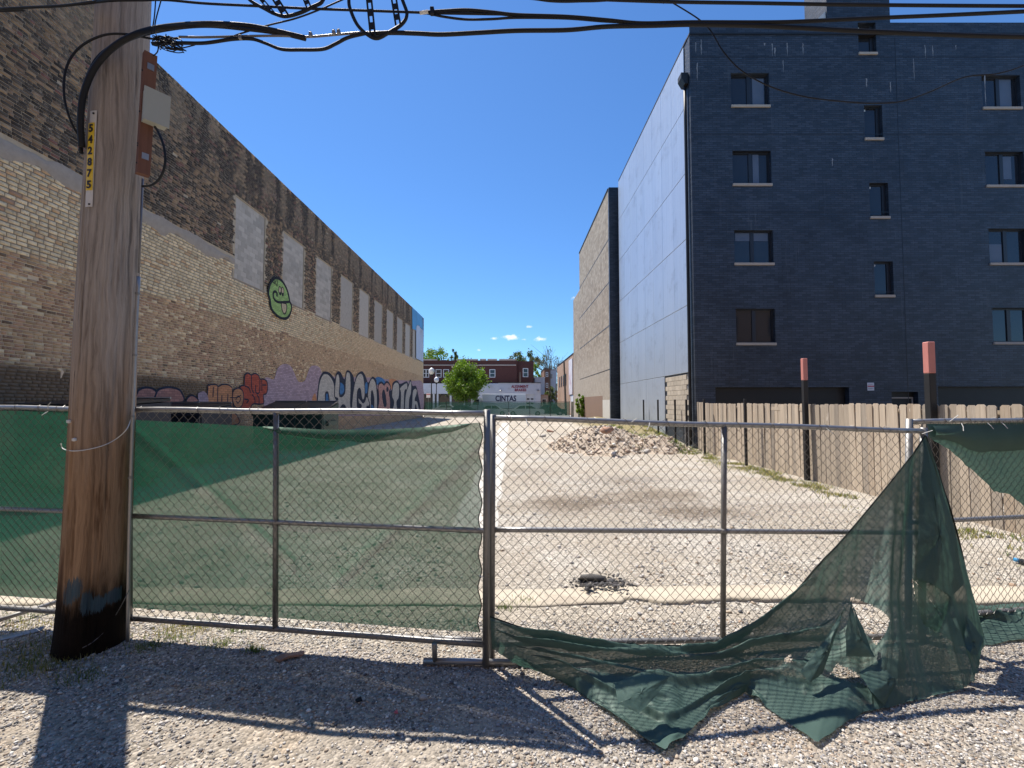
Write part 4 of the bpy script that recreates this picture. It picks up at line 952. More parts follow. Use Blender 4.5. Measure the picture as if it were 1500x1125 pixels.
def tree(label, x, y, h, cw, ch, mat='leaf', dens=9000, leaf=.13, clumps=70, trunk=.16, sparse=1.0, bare=False, name='tree'):
    tr = thing(name, label, 'tree', (x, y, 0)); mb = MB(); zc = h - ch / 2; cl = []
    mb.tube([(x, y, -.05), (x + .05, y, h * .2), (x, y + .03, h - ch * .75), (x + .1, y, h - ch * .25)], [trunk, trunk * .85, trunk * .6, trunk * .2], 8)
    for i in range(clumps):
        u = rng.normal(size=3); u /= np.linalg.norm(u); r_ = rng.uniform(.35, 1.0) ** .6 * (.78 + .5 * float(vn(math.atan2(u[1], u[0]) * 1.6 + x, u[2] * 2.4 + 5)))
        c = np.array([x + u[0] * cw / 2 * r_, y + u[1] * cw / 2 * r_, zc + u[2] * ch / 2 * r_ * (1 if u[2] > 0 else .95)]); cl.append((c, rng.uniform(.10, .19) * cw * .5 * (1.3 if not bare else 1)))
        if i % 3 == 0 or bare:
            m = Vector((x, y, h - ch * rng.uniform(.55, .95))); mb.tube([m, m.lerp(Vector(c), .5) + Vector((0, 0, -.1)), Vector(c)], [trunk * .35, trunk * .2, .015], 5)
            if bare:
                for q in range(6):
                    e = Vector(c) + Vector(rng.normal(size=3)) * cw * .16 + Vector((0, 0, cw * .08)); s_ = m.lerp(Vector(c), rng.uniform(.5, 1)); mb.tube([s_, s_.lerp(e, .5) + Vector(rng.normal(size=3)) * .15, e], [.05, .035, .02], 4, False)
    mb.build('trunk', M['bark'], tr, True)
    if dens:
        per = dens // clumps; C = np.concatenate([c + rng.normal(size=(per, 3)) * r_ * np.array([.5, .5, .62]) for c, r_ in cl])
        V, F, cc = leaves(C, leaf); cr = raw('crown', V, F, M[mat], tr, False, cc); cr['kind'] = 'stuff'
    return tr
tree('round leafy bright green street tree in front of the red brick building', fx(682, 62.2), 62.2, fz(534, 62.2), 5.6, 5.0, 'leaf', 15000, .15, 120, .14)
tree('green treetop behind the roof next to the old brick wall', fx(636, 118), 118, fz(514, 118), 9, 8, 'leaf', 6000, .24, 50, .3)
tree('dull dark treetop left of the roof vent behind red brick building', fx(663, 125), 125, fz(516, 125), 4, 7, 'leaf_d', 2200, .22, 25, .2)
tree('small round treetop behind the right end of the red building', fx(757, 122), 122, fz(515, 122), 7, 6, 'leaf_d', 2600, .22, 30, .25)
tree('sparse treetop just right of the red building roof corner', fx(778, 124), 124, fz(515, 124), 5.5, 5.0, 'leaf_d', 2000, .22, 24, .25)
tree('leafy tree between the red building and the low pale house', fx(786, 108), 108, fz(532, 108), 5, 8, 'leaf', 2400, .22, 26, .25)
tree('bare branching tree above the narrow brown house', fx(808, 116), 116, fz(513, 116), 9, 9, 'leaf_d', 700, .2, 22, .3, bare=True)
tree('dark green shrub tree beside the narrow brown house', fx(808, 93), 93, fz(565, 93), 3.2, 5, 'leaf_d', 2600, .2, 30, .15)
tree('thin bare tree left of the banner building roof', fx(822, 118), 118, fz(520, 118), 5, 7, 'leaf_d', 0, .2, 10, .2, bare=True)
tree('leafy green weed bush growing at the corner of the grey block building', fx(851, 40), 40, 2.6, 1.1, 2.0, 'leaf', 2600, .08, 34, .03, name='bush')
def far_pole(label, px, D, py, lean=0, arm=False):
    x = fx(px, D); p_ = thing('utility_pole', label, 'utility pole', (x, D, 0), 'far utility poles'); z = fz(py, D)
    MB().tube([(x, D, 0), (x + lean, D, z)], [.16, .11], 8).build('pole', M['bark'], p_)
    if arm: MB().box(x - 1.2, x + 1.2, D - .18, D - .1, z - .9, z - .75).build('crossarm', M['bark'], p_); MB().lathe([(.25, 0), (.27, .1), (.27, .8), (.2, .9)], (x + .35, D - .1, z - 2.6), 10).build('transformer', M['galv_d'], p_)
far_pole('grey wooden pole with crossarm in the side street', 805.5, 92, 536, 0, True); far_pole('leaning dark pole against the banner building', 829, 61.5, 528, -.25)
far_pole('short wooden pole rising behind the repair garage roof', 762, 87.5, 545); far_pole('dark pole left of the tan brick building', 815, 80, 562)

# ------------------------------------------------------------------ wooden fence and steel posts along the right of the lot
t = NT('weathered_cedar'); p = t.obj(); r = t.n('ObjectInfo').outputs['Random']; pw = t.pos()
gr = t.noise(t.mapping(pw, (30, 30, 1.1)), 1.6, 7, .7, .6)
c = t.mix(gr, (.21, .17, .13), (.62, .54, .44))
c = t.mix(1, c, t.ramp(r, [(0, (.60, .60, .61)), (.2, (1.04, 1.0, .94)), (.45, (.74, .74, .75)), (.7, (1.2, 1.16, 1.1)), (1, (.82, .75, .68))]), 'MULTIPLY')
c = t.mix(t.math('MULTIPLY', t.sstep(t.noise(t.mapping(pw, (8, 8, 2)), 2.2, 4), .66, .72), .7), c, (.62, .55, .46))
c = t.mix(t.sstep(t.noise(t.mapping(pw, (60, 60, .8)), 1.2, 5, .7), .64, .70), c, (.07, .05, .04))
t.bump(gr, .5, .006); M['cedar'] = t.done(c, .9)
wf = thing('wooden_fence', 'weathered dog eared cedar picket fence along the right side of the lot', 'fence', (7, 10, 0))
pw_, ph = .14, 1.84
poly = [(-pw_/2, 0), (pw_/2, 0), (pw_/2, ph - .03), (pw_/2 - .03, ph), (-pw_/2 + .03, ph), (-pw_/2, ph - .03)]
pk = mesh_of(MB().prism(poly, 'x', 0, .018), 'picket', M['cedar'])
def fenceX(y): return 7.0 + .02 * math.sin(y * .7)
y = 3.6
while y < RY0 - .1:
    sc = random.uniform(.93, 1.04)
    inst('picket', pk, (fenceX(y) + random.uniform(-.006, .006), y, float(gz(6.9, y)) - .06 + random.uniform(-.012, .012)), wf, (random.uniform(-.008, .008), random.uniform(-.012, .012), random.uniform(-.03, .03)), (1, sc, 1)); y += .150
for z in (.35, 1.0, 1.6): MB().box(7.03, 7.07, 3.4, RY0 - .1, z, z + .09).build('rail', M['cedar'], wf)
for y in np.arange(3.6, RY0, 2.4): MB().box(7.075, 7.165, y, y + .09, -.1, 1.75).build('post', M['cedar'], wf)
def capped_post(label, px, ptop, pcap, D, w):
    x = fx(px, D); ztop = at(px, ptop, D).z; zc = at(px, pcap, D).z; g = float(gz(x, D)) - .06
    o = thing('steel_post', label, 'post', (x, D, g), 'tall steel posts with faded red tops')
    MB().bevbox(x - w/2, x + w/2, D - w/2, D + w/2, g, zc, .008).build('shaft', M['black_steel'], o); MB().bevbox(x - w/2 - .002, x + w/2 + .002, D - w/2 - .002, D + w/2 + .002, zc + .001, ztop, .01).build('painted_top', M['pink'], o)
capped_post('tall black post with faded red top nearer the camera', 1363, 501, 547, 7.34, .112)
capped_post('tall black post with faded red top farther along the wooden fence', 1179, 525, 557, 10.46, .10)
for px, D, lab in ((1091, 12.8, 'thin dark post standing against the picket fence'), (1031, 15.6, 'thin dark post by the far end of the picket fence'), (1005, 17.1, 'thin dark post at the corner of the dark building'), (988.5, 18.3, 'thin dark post before the bare block patch, nearest of three'), (963.5, 20.3, 'middle thin dark post before the grey metal wall'), (942.5, 22.6, 'farthest thin dark post before the grey metal wall')):
    x = fx(px, D); g = float(gz(x, D)); o = thing('thin_post', lab, 'post', (x, D, g), 'thin steel posts along the fence line'); zt = at(px, 587, D).z + .03
    MB().bevbox(x - .032, x + .032, D - .032, D + .032, g - .1, zt, .006).build('shaft', M['black_steel'], o); MB().bevbox(x - .037, x + .037, D - .037, D + .037, zt + .001, zt + .02, .006).build('cap', M['black_steel'], o)

# rubble pile
xs_ = np.linspace(0.2, 7.4, 90); ys_ = np.linspace(13.5, 24, 100); RXm, RYm = np.meshgrid(xs_, ys_)
def pile(x, y):
    d = np.sqrt(((x - 3.6) / 2.5) ** 2 + ((y - 17.8) / 3.1) ** 2); h = .84 * sm(1.02, .12, d + .28 * (fbm(x * .9, y * .9, 4) - .45))
    d2 = np.sqrt(((x - 5.4) / 1.3) ** 2 + ((y - 16.6) / 1.3) ** 2); h = np.maximum(h, .48 * sm(1.0, .15, d2 + .3 * (fbm(x, y + 9, 4) - .45)))
    return h * (.82 + .36 * fbm(x * 2.6, y * 2.6, 4)) + (h > .01) * .12 * (fbm(x * 7, y * 7, 2) - .45)
PZ = gz(RXm, RYm) + pile(RXm, RYm) - .03
t = NT('rubble_soil'); p = t.pos(); c = t.mix(t.noise(p, 4, 6, .75), (.34, .265, .195), (.62, .52, .41)); c = t.mix(t.sstep(t.noise(p, 12, 5, .7), .55, .65), c, (.46, .42, .37)); t.bump(t.noise(p, 14, 6, .75), .9, .06); M['soil'] = t.done(c, .95)
n1, n2 = len(ys_), len(xs_); ii = np.arange(n1*n2).reshape(n1, n2); F = np.stack([ii[:-1,:-1], ii[:-1,1:], ii[1:,1:], ii[1:,:-1]], -1).reshape(-1, 4)
fm = (pile(RXm, RYm) > .012); ff_ = fm[:-1,:-1] | fm[1:,1:] | fm[1:,:-1] | fm[:-1,1:]; F = F[ff_.ravel()]
rp_ = thing('rubble_pile', 'heap of broken rubble, soil and bricks beside the picket fence', 'rubble', (3.6, 17.8, 0))
raw('soil_heap', np.stack([RXm, RYm, PZ], -1).reshape(-1, 3), F, M['soil'], rp_, True)
q = rng.uniform(size=(9000, 2)) * np.array([6.6, 9]) + np.array([.6, 13.8]); h = pile(q[:, 0], q[:, 1]); kk = (h > .05) | (rng.random(9000) < .05); q = q[kk]
P = np.stack([q[:, 0], q[:, 1], gz(q[:, 0], q[:, 1]) + pile(q[:, 0], q[:, 1])], -1); r = np.clip(rng.lognormal(math.log(.022), .65, len(P)), .012, .12)
o = stones('broken_stones', P, r, [(.58,.48,.38),(.64,.57,.49),(.42,.34,.26),(.50,.38,.29),(.72,.67,.60),(.20,.17,.14)], [4, 3, 3, 1.6, 1.6, 1.4], flat=.8, parent=rp_); o['kind'] = 'stuff'
M['chunk'] = simple('broken_concrete', (.46, .42, .37), .95, var=.25, scale=8, bump=.5)
M['chunk_r'] = simple('broken_brick', (.34, .20, .14), .95, var=.25, scale=8, bump=.5)
chunks = [(795, 640, .30, 'chunk', 'flat tan concrete chunk left of the rubble heap'), (826, 655, .32, 'chunk_r', 'reddish slab chunk at the front left of the rubble heap'), (850, 663, .3, 'chunk', 'pale concrete chunk at the front middle of the rubble heap'), (877, 626, .36, 'chunk', 'white broken block lying on top of the rubble heap'),
          (888, 632, .33, 'chunk_r', 'dark brown slab beside the white block on the rubble'), (945, 664, .26, 'chunk', 'small grey chunk at the right front of the rubble heap'), (912, 655, .24, 'chunk', 'flat chunk among the rubble right of middle'), (806, 633, .26, 'chunk_r', 'brownish stone at the left foot of the rubble heap')]
for px, py, s_, m_, lab in chunks:
    g = gnd(px, py)
    for _ in range(6):
        zz = float(gz(g.x, g.y) + pile(np.array(g.x), np.array(g.y))); g = gnd(px, py, zz)
    V = IV * rng.uniform(.7, 1.15, (len(IV), 1)) * np.array([1, .7, .42]) * s_; a = random.uniform(0, 3)
    V = np.stack([V[:, 0] * math.cos(a) - V[:, 1] * math.sin(a), V[:, 0] * math.sin(a) + V[:, 1] * math.cos(a), V[:, 2] + .25 * V[:, 0]], -1) + np.array([g.x, g.y, zz + .05])
    tag(raw('rubble_chunk', V, IF, M[m_]), lab, 'chunk', 'large pieces on the rubble heap')
# crumbled lump of asphalt on the concrete strip
g = gnd(868, 853); V = IV * rng.uniform(.55, 1.25, (len(IV), 1)) * np.array([.15, .07, .035]) + np.array([g.x, g.y, .045])
as_ = thing('asphalt_lump', 'crumbled dark asphalt lump lying on the concrete strip', 'asphalt lump', (g.x, g.y, 0)); raw('lump', V, IF, simple('asphalt_lump', (.10, .095, .09), .9, var=.3, scale=30, bump=.6), as_)
q = np.concatenate([rng.normal(size=(420, 2)) * np.array([.13, .12]) + np.array([g.x + .08, g.y - .10]), rng.normal(size=(260, 2)) * np.array([.085, .05]) + np.array([g.x, g.y - .01])]); P = np.stack([q[:, 0], q[:, 1], gz(q[:, 0], q[:, 1]) + .045 * ((q[:, 1] > 4.04) & (q[:, 1] < 4.36)) + .008], -1)
o = stones('crumbs', P, np.clip(rng.lognormal(math.log(.010), .55, len(P)), .004, .04), [(.06,.058,.06),(.11,.10,.10),(.2,.18,.16)], [4, 3, 1], parent=as_); o['kind'] = 'stuff'

# ------------------------------------------------------------------ grass and weeds
def blades(name, P, hgt, wid, label, cmat):
    n = len(P); a = rng.uniform(0, 2*np.pi, n); dx, dy = np.cos(a), np.sin(a); h = hgt * rng.uniform(.4, 1.2, n); ln = rng.uniform(.1, .9, n) * h
    A = np.stack([P[:, 0] - dy * wid, P[:, 1] + dx * wid, P[:, 2] - .005], -1); Bq = np.stack([P[:, 0] + dy * wid, P[:, 1] - dx * wid, P[:, 2] - .005], -1)
    C = np.stack([P[:, 0] + dx * ln, P[:, 1] + dy * ln, P[:, 2] + h * .9], -1)
    V = np.stack([A, Bq, C], 1).reshape(-1, 3); return tag(raw(name, V, np.arange(n*3).reshape(-1, 3), M[cmat], None, False, np.repeat(rng.random((n, 1)), 3, 0) * np.ones((1, 3))), label, 'grass', kind='stuff')
M['straw'] = leaf_mat('dry_grass', (.20, .19, .05), (.42, .34, .17)); M['grass'] = leaf_mat('green_grass', (.06, .10, .015), (.17, .22, .05))
def scatter(n, cx_, cy_, sx_, sy_, thr=.45, k=4):
    x = rng.normal(cx_, sx_, n); y = rng.normal(cy_, sy_, n); m = fbm(x * k, y * k, 3) > thr; x, y = x[m], y[m]; return np.stack([x, y, gz(x, y)], -1)
P = []
for yy_ in np.arange(4.5, 26, .4): P.append(scatter(500, 6.55 - .25 * random.random(), yy_, .22 + .1 * random.random(), .25, .44, 2.2))
P = np.concatenate(P); k = P[:, 0] < 6.93; P = P[k]; half = rng.random(len(P)) < .68
blades('dry_grass', P[half], .07, .006, 'strip of dry yellow grass along the foot of the picket fence', 'straw'); blades('grass', P[~half], .08, .006, 'green grass tufts along the foot of the picket fence', 'grass')
q = rng.uniform(size=(5000, 2)) * np.array([3, 9]) + np.array([3.9, 15.5]); P = np.stack([q[:, 0], q[:, 1], gz(q[:, 0], q[:, 1]) + pile(q[:, 0], q[:, 1]) - .01], -1); P = P[fbm(q[:, 0] * 1.5, q[:, 1] * 1.5, 3) > .48]
blades('weeds', P, .16, .014, 'green weeds growing over the back of the rubble', 'grass')
wd = [scatter(120, gnd(*p_).x, gnd(*p_).y, s_, s_ * .6, .2) for p_, s_ in (((250, 948), .09), ((215, 962), .06), ((372, 965), .035), ((40, 985), .10), ((60, 960), .14), ((120, 1000), .07), ((285, 918), .1), ((350, 925), .08), ((30, 905), .14), ((738, 888), .06), ((765, 880), .07), ((325, 955), .07), ((20, 1000), .14))]
blades('weed', np.concatenate(wd), .05, .003, 'small green weeds around the pole foot and fence edge', 'grass')
wd = [scatter(300, gnd(*p_).x, gnd(*p_).y, s_, s_ * .6, .2) for p_, s_ in (((45, 970), .2), ((20, 930), .2), ((80, 985), .12), ((270, 930), .14))]
blades('dead_grass', np.concatenate(wd), .05, .003, 'flattened dead grass left of the utility pole', 'straw')

# dumpsters and spare panel by the wall
def dumpster(label, x0, x1, y0, dep, zf_, zb, c, lid):
    d = thing('dumpster', label, 'dumpster', ((x0 + x1) / 2, y0 + dep / 2, 0)); m = simple('dumpster_paint', c, .5, .2, var=.25, scale=2)
    MB().prism([(y0 + .12, .12), (y0, zf_), (y0 + dep, zb), (y0 + dep, .12)], 'x', x0, x1).build('body', m, d, fixn=True)
    for k in range(6):
        a = x0 + .05 + (x1 - x0 - .1) * k / 5; MB().box(a - .03, a + .03, y0 - .06, y0 + .1, .2, zf_ - .03).build('rib', m, d)
    MB().box(x0 - .04, x1 + .04, y0 - .07, y0 - .002, zf_ - .12, zf_ - .02).build('rim', m, d)
    lm = simple('dumpster_lid', lid, .45, var=.3, scale=3)
    for k in range(2):
        a = x0 + (x1 - x0) * k / 2 + .02; b = x0 + (x1 - x0) * (k + 1) / 2 - .02
        l_ = MB().prism([(y0 - .08, zf_ + .02), (y0 - .08, zf_ + .06), (y0 + dep, zb + .07), (y0 + dep, zb + .02)], 'x', a, b).build('lid', lm, d, fixn=True)
        MB().tube([(a, y0 + dep, zb + .09), (b, y0 + dep, zb + .09)], .025, 6).build('hinge', M['galv'], l_)
    for a in (x0, x1): MB().box(a - .09 if a == x0 else a + .001, a - .001 if a == x0 else a + .09, y0 + .3, y0 + dep - .3, .9, 1.08).build('fork_pocket', m, d)
dumpster('dark green dumpster with slanted lids in front of the lavender graffiti', fx(372, 17), fx(474, 17), 17.0, 1.5, 1.42, 1.78, (.012, .045, .04), (.015, .02, .02))
dumpster('dark navy dumpster behind the spare fence panel by the wall', fx(185, 12.6), fx(292, 12.6), 12.7, 1.4, 1.55, 1.72, (.015, .022, .035), (.012, .014, .016))
dumpster('long dark dumpster by the brown painted wall left of the utility pole', -9.95, -7.9, 8.8, 1.5, 1.72, 1.82, (.012, .016, .03), (.012, .013, .016))

# ------------------------------------------------------------------ chain link fence panels
def net(pt, s_m, t_m, w=.0365, r=.0024, norm=Vector((0, 1, 0)), jit=.0035):
    ns = int(s_m / w); nt = int(t_m / w); Vs = []; Fs = []; base = 0
    tt = np.arange(nt + 1) / nt; quad = np.array([(r, 0), (0, r), (-r, 0), (0, -r)])
    tl, tr_, bl, br_ = [np.array(q) for q in pt]
    for i in range(ns):
        ph = i % 2
        a = (np.arange(nt + 1) + ph) % 2
        s = (i + a) / ns + rng.normal(0, jit / s_m * .5, nt + 1); tj = np.clip(tt + rng.normal(0, jit / t_m * .6, nt + 1), 0, 1)
        s = np.clip(s, 0, 1)
        P_ = (bl[None] * (1 - s)[:, None] + br_[None] * s[:, None]) * (1 - tj)[:, None] + (tl[None] * (1 - s)[:, None] + tr_[None] * s[:, None]) * tj[:, None]
        off = np.where(a == 1, 1, -1) * .002
        P_ = P_ + np.array(norm)[None] * off[:, None] + np.array(norm)[None] * (.006 * (fbm(s * 6, tj * 4, 2) - .4))[:, None]
        ring = np.repeat(P_[:, None, :], 4, 1); ring[:, :, 0] += quad[None, :, 0]; ring[:, :, 1] += quad[None, :, 1]
        Vs.append(ring.reshape(-1, 3)); k = np.arange(nt)[:, None] * 4; c4 = np.arange(4)[None]
        f = np.stack([k + c4, k + (c4 + 1) % 4, k + 4 + (c4 + 1) % 4, k + 4 + c4], -1).reshape(-1, 4) + base; Fs.append(f); base += (nt + 1) * 4
    return np.concatenate(Vs), np.concatenate(Fs)
PAN = {}
def panel(key, label, TL, TR, BL, BR, mids=(), tmid=.49, rr=.0205, ends=(True, True), endlow=(0, 0), ties=()):
    o = thing('chain_link_panel', label, 'fence panel', tuple(((BL + BR) / 2)[:2]) + (0,), 'temporary chain link fence panels')
    f = lambda s, t_: (BL.lerp(BR, s)).lerp(TL.lerp(TR, s), t_); PAN[key] = f
    MB().tube([f(k / 12, 1) + Vector((0, 0, .004 * math.sin(k))) for k in range(13)], rr, 10).build('top_rail', M['galv'], o, True)
    MB().tube([f(k / 12, tmid) for k in range(13)], rr * .9, 10).build('mid_rail', M['galv'], o, True)
    MB().tube([f(k / 12, 0) for k in range(13)], rr, 10).build('bottom_rail', M['galv_d'], o, True)
    for s in mids:
        q = MB().tube([f(s, 0), f(s, .5), f(s, 1)], rr * .95, 10).build('post', M['galv_d'], o, True)
        MB().tube([f(s, tmid - .012), f(s, tmid + .012)], rr * 1.25, 10).build('weld', M['galv_d'], q, True)
    for s, e, lo in ((0, ends[0], endlow[0]), (1, ends[1], endlow[1])):
        if e: MB().tube([f(s, 0) - Vector((0, 0, lo)), f(s, .5), f(s, 1) + Vector((0, 0, .025))], rr * 1.15, 10).build('post', M['galv_d'], o, True)
    d = (TR - TL).normalized(); nn = Vector((-d.y, d.x, 0)); yo = nn * -.024
    V, F = net([TL + yo, TR + yo, BL + yo, BR + yo], (TR - TL).length, (TL - BL).length, norm=nn)
    m_ = raw('chain_mesh', V, F, M['wire'], o, False); m_['kind'] = 'stuff'
    for s in np.arange(.03, .98, .088):           # wire wraps round the top rail
        s = s + random.uniform(-.015, .015); c = f(s, 1); a0 = random.uniform(0, 6)
        MB().tube([c + d * (.012 * k - .03) + Vector((nn.x * .026 * math.cos(k * 1.15 + a0), nn.y * .026 * math.cos(k * 1.15 + a0), .026 * math.sin(k * 1.15 + a0))) for k in range(7)], .0022, 5).build('wire_tie', M['wire'], o)
    for s, t_, dx, dz in ties:
        c = f(s, t_) + yo * 1.3; MB().tube([c, c + d * dx * .4 + Vector((0, -.02, dz * .5)), c + d * dx + Vector((0, -.03, dz))], .0028, 5).build('zip_tie', M['plastic_w'], o)
    return o
panel('A', 'chain link panel left of the utility pole with green screen', at(-190, 594, 3.78), at(150, 599.5, 3.46), at(-190, 877, 3.78), at(150, 900, 3.46), (.28,), .49, ties=((.80, 1, .06, .05), (.93, .985, .03, -.03), (.80, .985, -.02, -.03)))
panel('B', 'chain link panel right of the utility pole with green screen', at(189, 600, 3.38), at(713.5, 605, 3.06), at(189, 905, 3.38), at(711.5, 944, 3.06), (.435,), .485, ends=(True, True), endlow=(0.03, .14), ties=((.985, .66, .03, 0), (.985, .5, .03, 0), (.985, .3, .03, 0), (.985, .13, .03, 0)))
panel('C', 'bare middle chain link panel looking into the lot', at(721.5, 612, 3.12), at(1353, 631, 3.42), at(720, 943, 3.12), at(1350, 932, 3.42), (.515,), .50, endlow=(.10, .03), ties=((.04, 1, -.02, .04), (.07, 1, .02, -.05), (.30, 1, .03, .03), (.34, 1, -.03, -.05), (.75, 1, .03, -.04), (.985, .985, .06, .03)))
panel('D', 'chain link panel at the right with torn screen hanging from its rail', at(1332, 618, 3.50), at(1720, 611, 4.02), at(1330, 906, 3.50), at(1720, 876, 4.02), (.8,), .485, endlow=(.08, 0), ties=((.12, 1, .05, .05), (.25, .99, .02, -.05), (.16, .99, -.02, -.06), (.3, .99, .02, -.05), (.4, .99, -.02, -.04)))

# steel foot under the joint of the two panels
g0, g1_ = gnd(620, 982), gnd(772, 979)
sf = thing('fence_stand', 'low steel pipe stand under the fence joint', 'fence stand', ((g0.x + g1_.x) / 2, g0.y, 0)); z0 = .028
for a in (g0, g1_): a.z = float(gz(a.x, a.y)) + .028
MB().tube([g0, g1_], .021, 10).build('foot_pipe', M['galv'], sf, True)
u1 = gnd(637, 980); u1.z = .03; t1_ = at(638, 940, 3.02)
MB().tube([u1, Vector((u1.x + .01, 3.0, t1_.z))], .018, 8).build('upright', M['galv_d'], sf, True)
MB().tube([at(628, 934, 3.12), at(706, 938, 3.10)], .018, 8).build('brace', M['galv_d'], sf, True)
bx_ = [at(1326, 930, 3.42), at(1360, 931, 3.4)]
# old pipes lying left of the pole
jp = thing('steel_pipe', 'grey steel pipe lying on the ground left of the utility pole', 'pipe', tuple(gnd(40, 925)), 'junk pipes left of the pole')
a, b = gnd(-40, 930), gnd(95, 893); a.z = .05; b.z = .09; MB().tube([a, b], .018, 8).build('pipe', M['galv_d'], jp, True)
jp = thing('steel_pipe', 'broad flat grey strip lying below the pipe left of the pole', 'pipe', tuple(gnd(20, 945)), 'junk pipes left of the pole')
a, b = gnd(-30, 952), gnd(62, 934); a.z = .04; b.z = .06; dd = (b - a).normalized(); MB().add([a + Vector((0, -.03, 0)), b + Vector((0, -.02, 0)), b + Vector((0, .02, .02)), a + Vector((0, .03, .02)), a + Vector((0, -.03, -.01)), b + Vector((0, -.02, -.01)), b + Vector((0, .02, .01)), a + Vector((0, .03, .01))], [(0,1,2,3),(7,6,5,4),(0,4,5,1),(1,5,6,2),(2,6,7,3),(3,7,4,0)]).build('strip', M['galv'], jp)

# ------------------------------------------------------------------ green privacy screens
def sheet(name, rows_, mat, label, holes=None, cat='privacy screen', hem=None, group=None, smooth=True):
    mb = MB(); mb.grid(rows_)
    if holes: mb.f = [f for f in mb.f if not holes(sum((Vector(mb.v[i]) for i in f), Vector()) / 4)]
    o = mb.build(name, mat, None, smooth); tag(o, label, cat, group); return o
def interp(pts, s):
    xs_ = [p_[0] for p_ in pts]; return float(np.interp(s, xs_, [p_[1] for p_ in pts]))
NS, NTT = 110, 50; f = PAN['B']; R_ = []
top_ = [(0, .95), (.25, .935), (.4, .925), (.57, .913), (.73, .918), (.83, .93), (1, .957)]
for j in range(NTT + 1):
    row = []
    for i in range(NS + 1):
        s = i / NS; v = j / NTT; tt_ = interp(top_, s) * v + .045 * (1 - v)
        sc = .018 * (1 - abs(math.sin(math.pi * (v * 6.2 + .2)))) ** 0.6
        s2 = s * (.988 - .012 + sc * .6)
        w = .012 * float(fbm(s * 7 + v * 3, v * 5 - s * 2, 3) - .45) + .02 * math.exp(-((s * 1.35 + v - .95) / .03) ** 2) * (s < .5) + .018 * math.exp(-((s - v * .55 - .50) / .02) ** 2) * (s > .6)
        row.append(f(s2 + .002, tt_) + Vector((0, .012 + w * 1.2 + .02 * (1 - abs(2 * v - 1)) * math.sin(s * 9), 0)))
    R_.append(row)
scB = sheet('privacy_screen', R_, M['screen'], 'green mesh privacy screen tied to the panel right of the pole', group='green mesh screens')
MB().tube([r_[-1] + Vector((.001, -.001, 0)) for r_ in R_], .004, 5).build('hem', M['hem'], scB)
f = PAN['A']; R_ = []
for j in range(31):
    row = []
    for i in range(71):
        s = i / 70; v = j / 30; row.append(f(s, .055 + (.985 - .055) * v) + Vector((0, .012 + .016 * float(fbm(s * 6, v * 5 + 20, 3) - .45) + .015 * math.sin(s * 8) * (1 - abs(2*v-1)), 0)))
    R_.append(row)
sheet('privacy_screen', R_, M['screen'], 'green mesh privacy screen on the panel left of the pole', group='green mesh screens')
# rolled top edge of the screen, folded over and catching the light
f = PAN['B']; R_ = []
for j in range(7):
    row = []
    for i in range(41):
        s = .40 + .56 * i / 40; tp_ = interp(top_, s); a = j / 6
        dep = .05 * math.sin(math.pi * i / 40) ** .6
        row.append(f(s, tp_ - dep * a - .012 * float(vn(s * 22, 2)) * a) + Vector((0, .010 - .03 * math.sin(a * math.pi * .8), .004)))
    R_.append(row)
MB().grid(R_).build('folded_edge', M['screen'], scB, True)

# torn screen: hangs from the joint and spills over the ground
Tc = [(718,903,3.03),(770,921,3.04),(830,936,3.07),(900,944,3.08),(970,947,3.09),(1050,944,3.09),(1110,915,3.10),(1160,872,3.13),(1205,823,3.18),(1250,772,3.24),(1300,712,3.30),(1338,664,3.36),(1354,640,3.39),(1355,639,3.39),(1356,639,3.39),(1357,640,3.39)]
Bc = [(721,950),(762,984),(835,1006),(900,1048),(975,1104),(1040,1042),(1092,1014),(1140,1048),(1196,1086),(1262,1044),(1296,1037),(1345,1026),(1400,1014),(1428,996),(1436,962),(1442,936)]
Mc = [(719,925,3.0),(766,952,2.95),(832,970,2.9),(900,990,2.85),(975,1010,2.78),(1045,1000,2.82),(1105,975,2.88),(1160,965,2.92),(1215,945,2.98),(1262,905,3.02),(1300,865,3.04),(1330,845,3.08),(1360,835,3.1),(1384,815,3.16),(1399,790,3.24),(1404,788,3.3)]
K = len(Tc); NSs, NV = 320, 110
T3 = [at(*q) for q in Tc]; B3 = []
for px, py in Bc:
    g = gnd(px, py, .02); B3.append(g)
B3[0] = at(721, 950, 2.99); B3[1].z = .05
B3[-1] = at(1442, 936, 3.16); B3[-2] = at(1437, 962, 3.0); B3[-3] = at(1428, 997, 2.83)
M3 = [at(*q) for q in Mc]
def resample(P3, n):
    c = smooth_curve(P3, 30); d = np.linspace(0, len(c) - 1, n); return [c[int(i)].lerp(c[min(int(i) + 1, len(c) - 1)], i - int(i)) for i in d]
def straight(P3, n):
    d = np.linspace(0, len(P3) - 1.0001, n); return [P3[int(i)].lerp(P3[int(i) + 1], i - int(i)) + Vector((.006 * (float(vn(i * 9, 1)) - .5), .012 * (float(vn(i * 11, 3)) - .5), 0)) for i in d]
Tr, Mr, Br = resample(T3, NSs + 1), resample(M3, NSs + 1), straight(B3, NSs + 1)
R_ = []
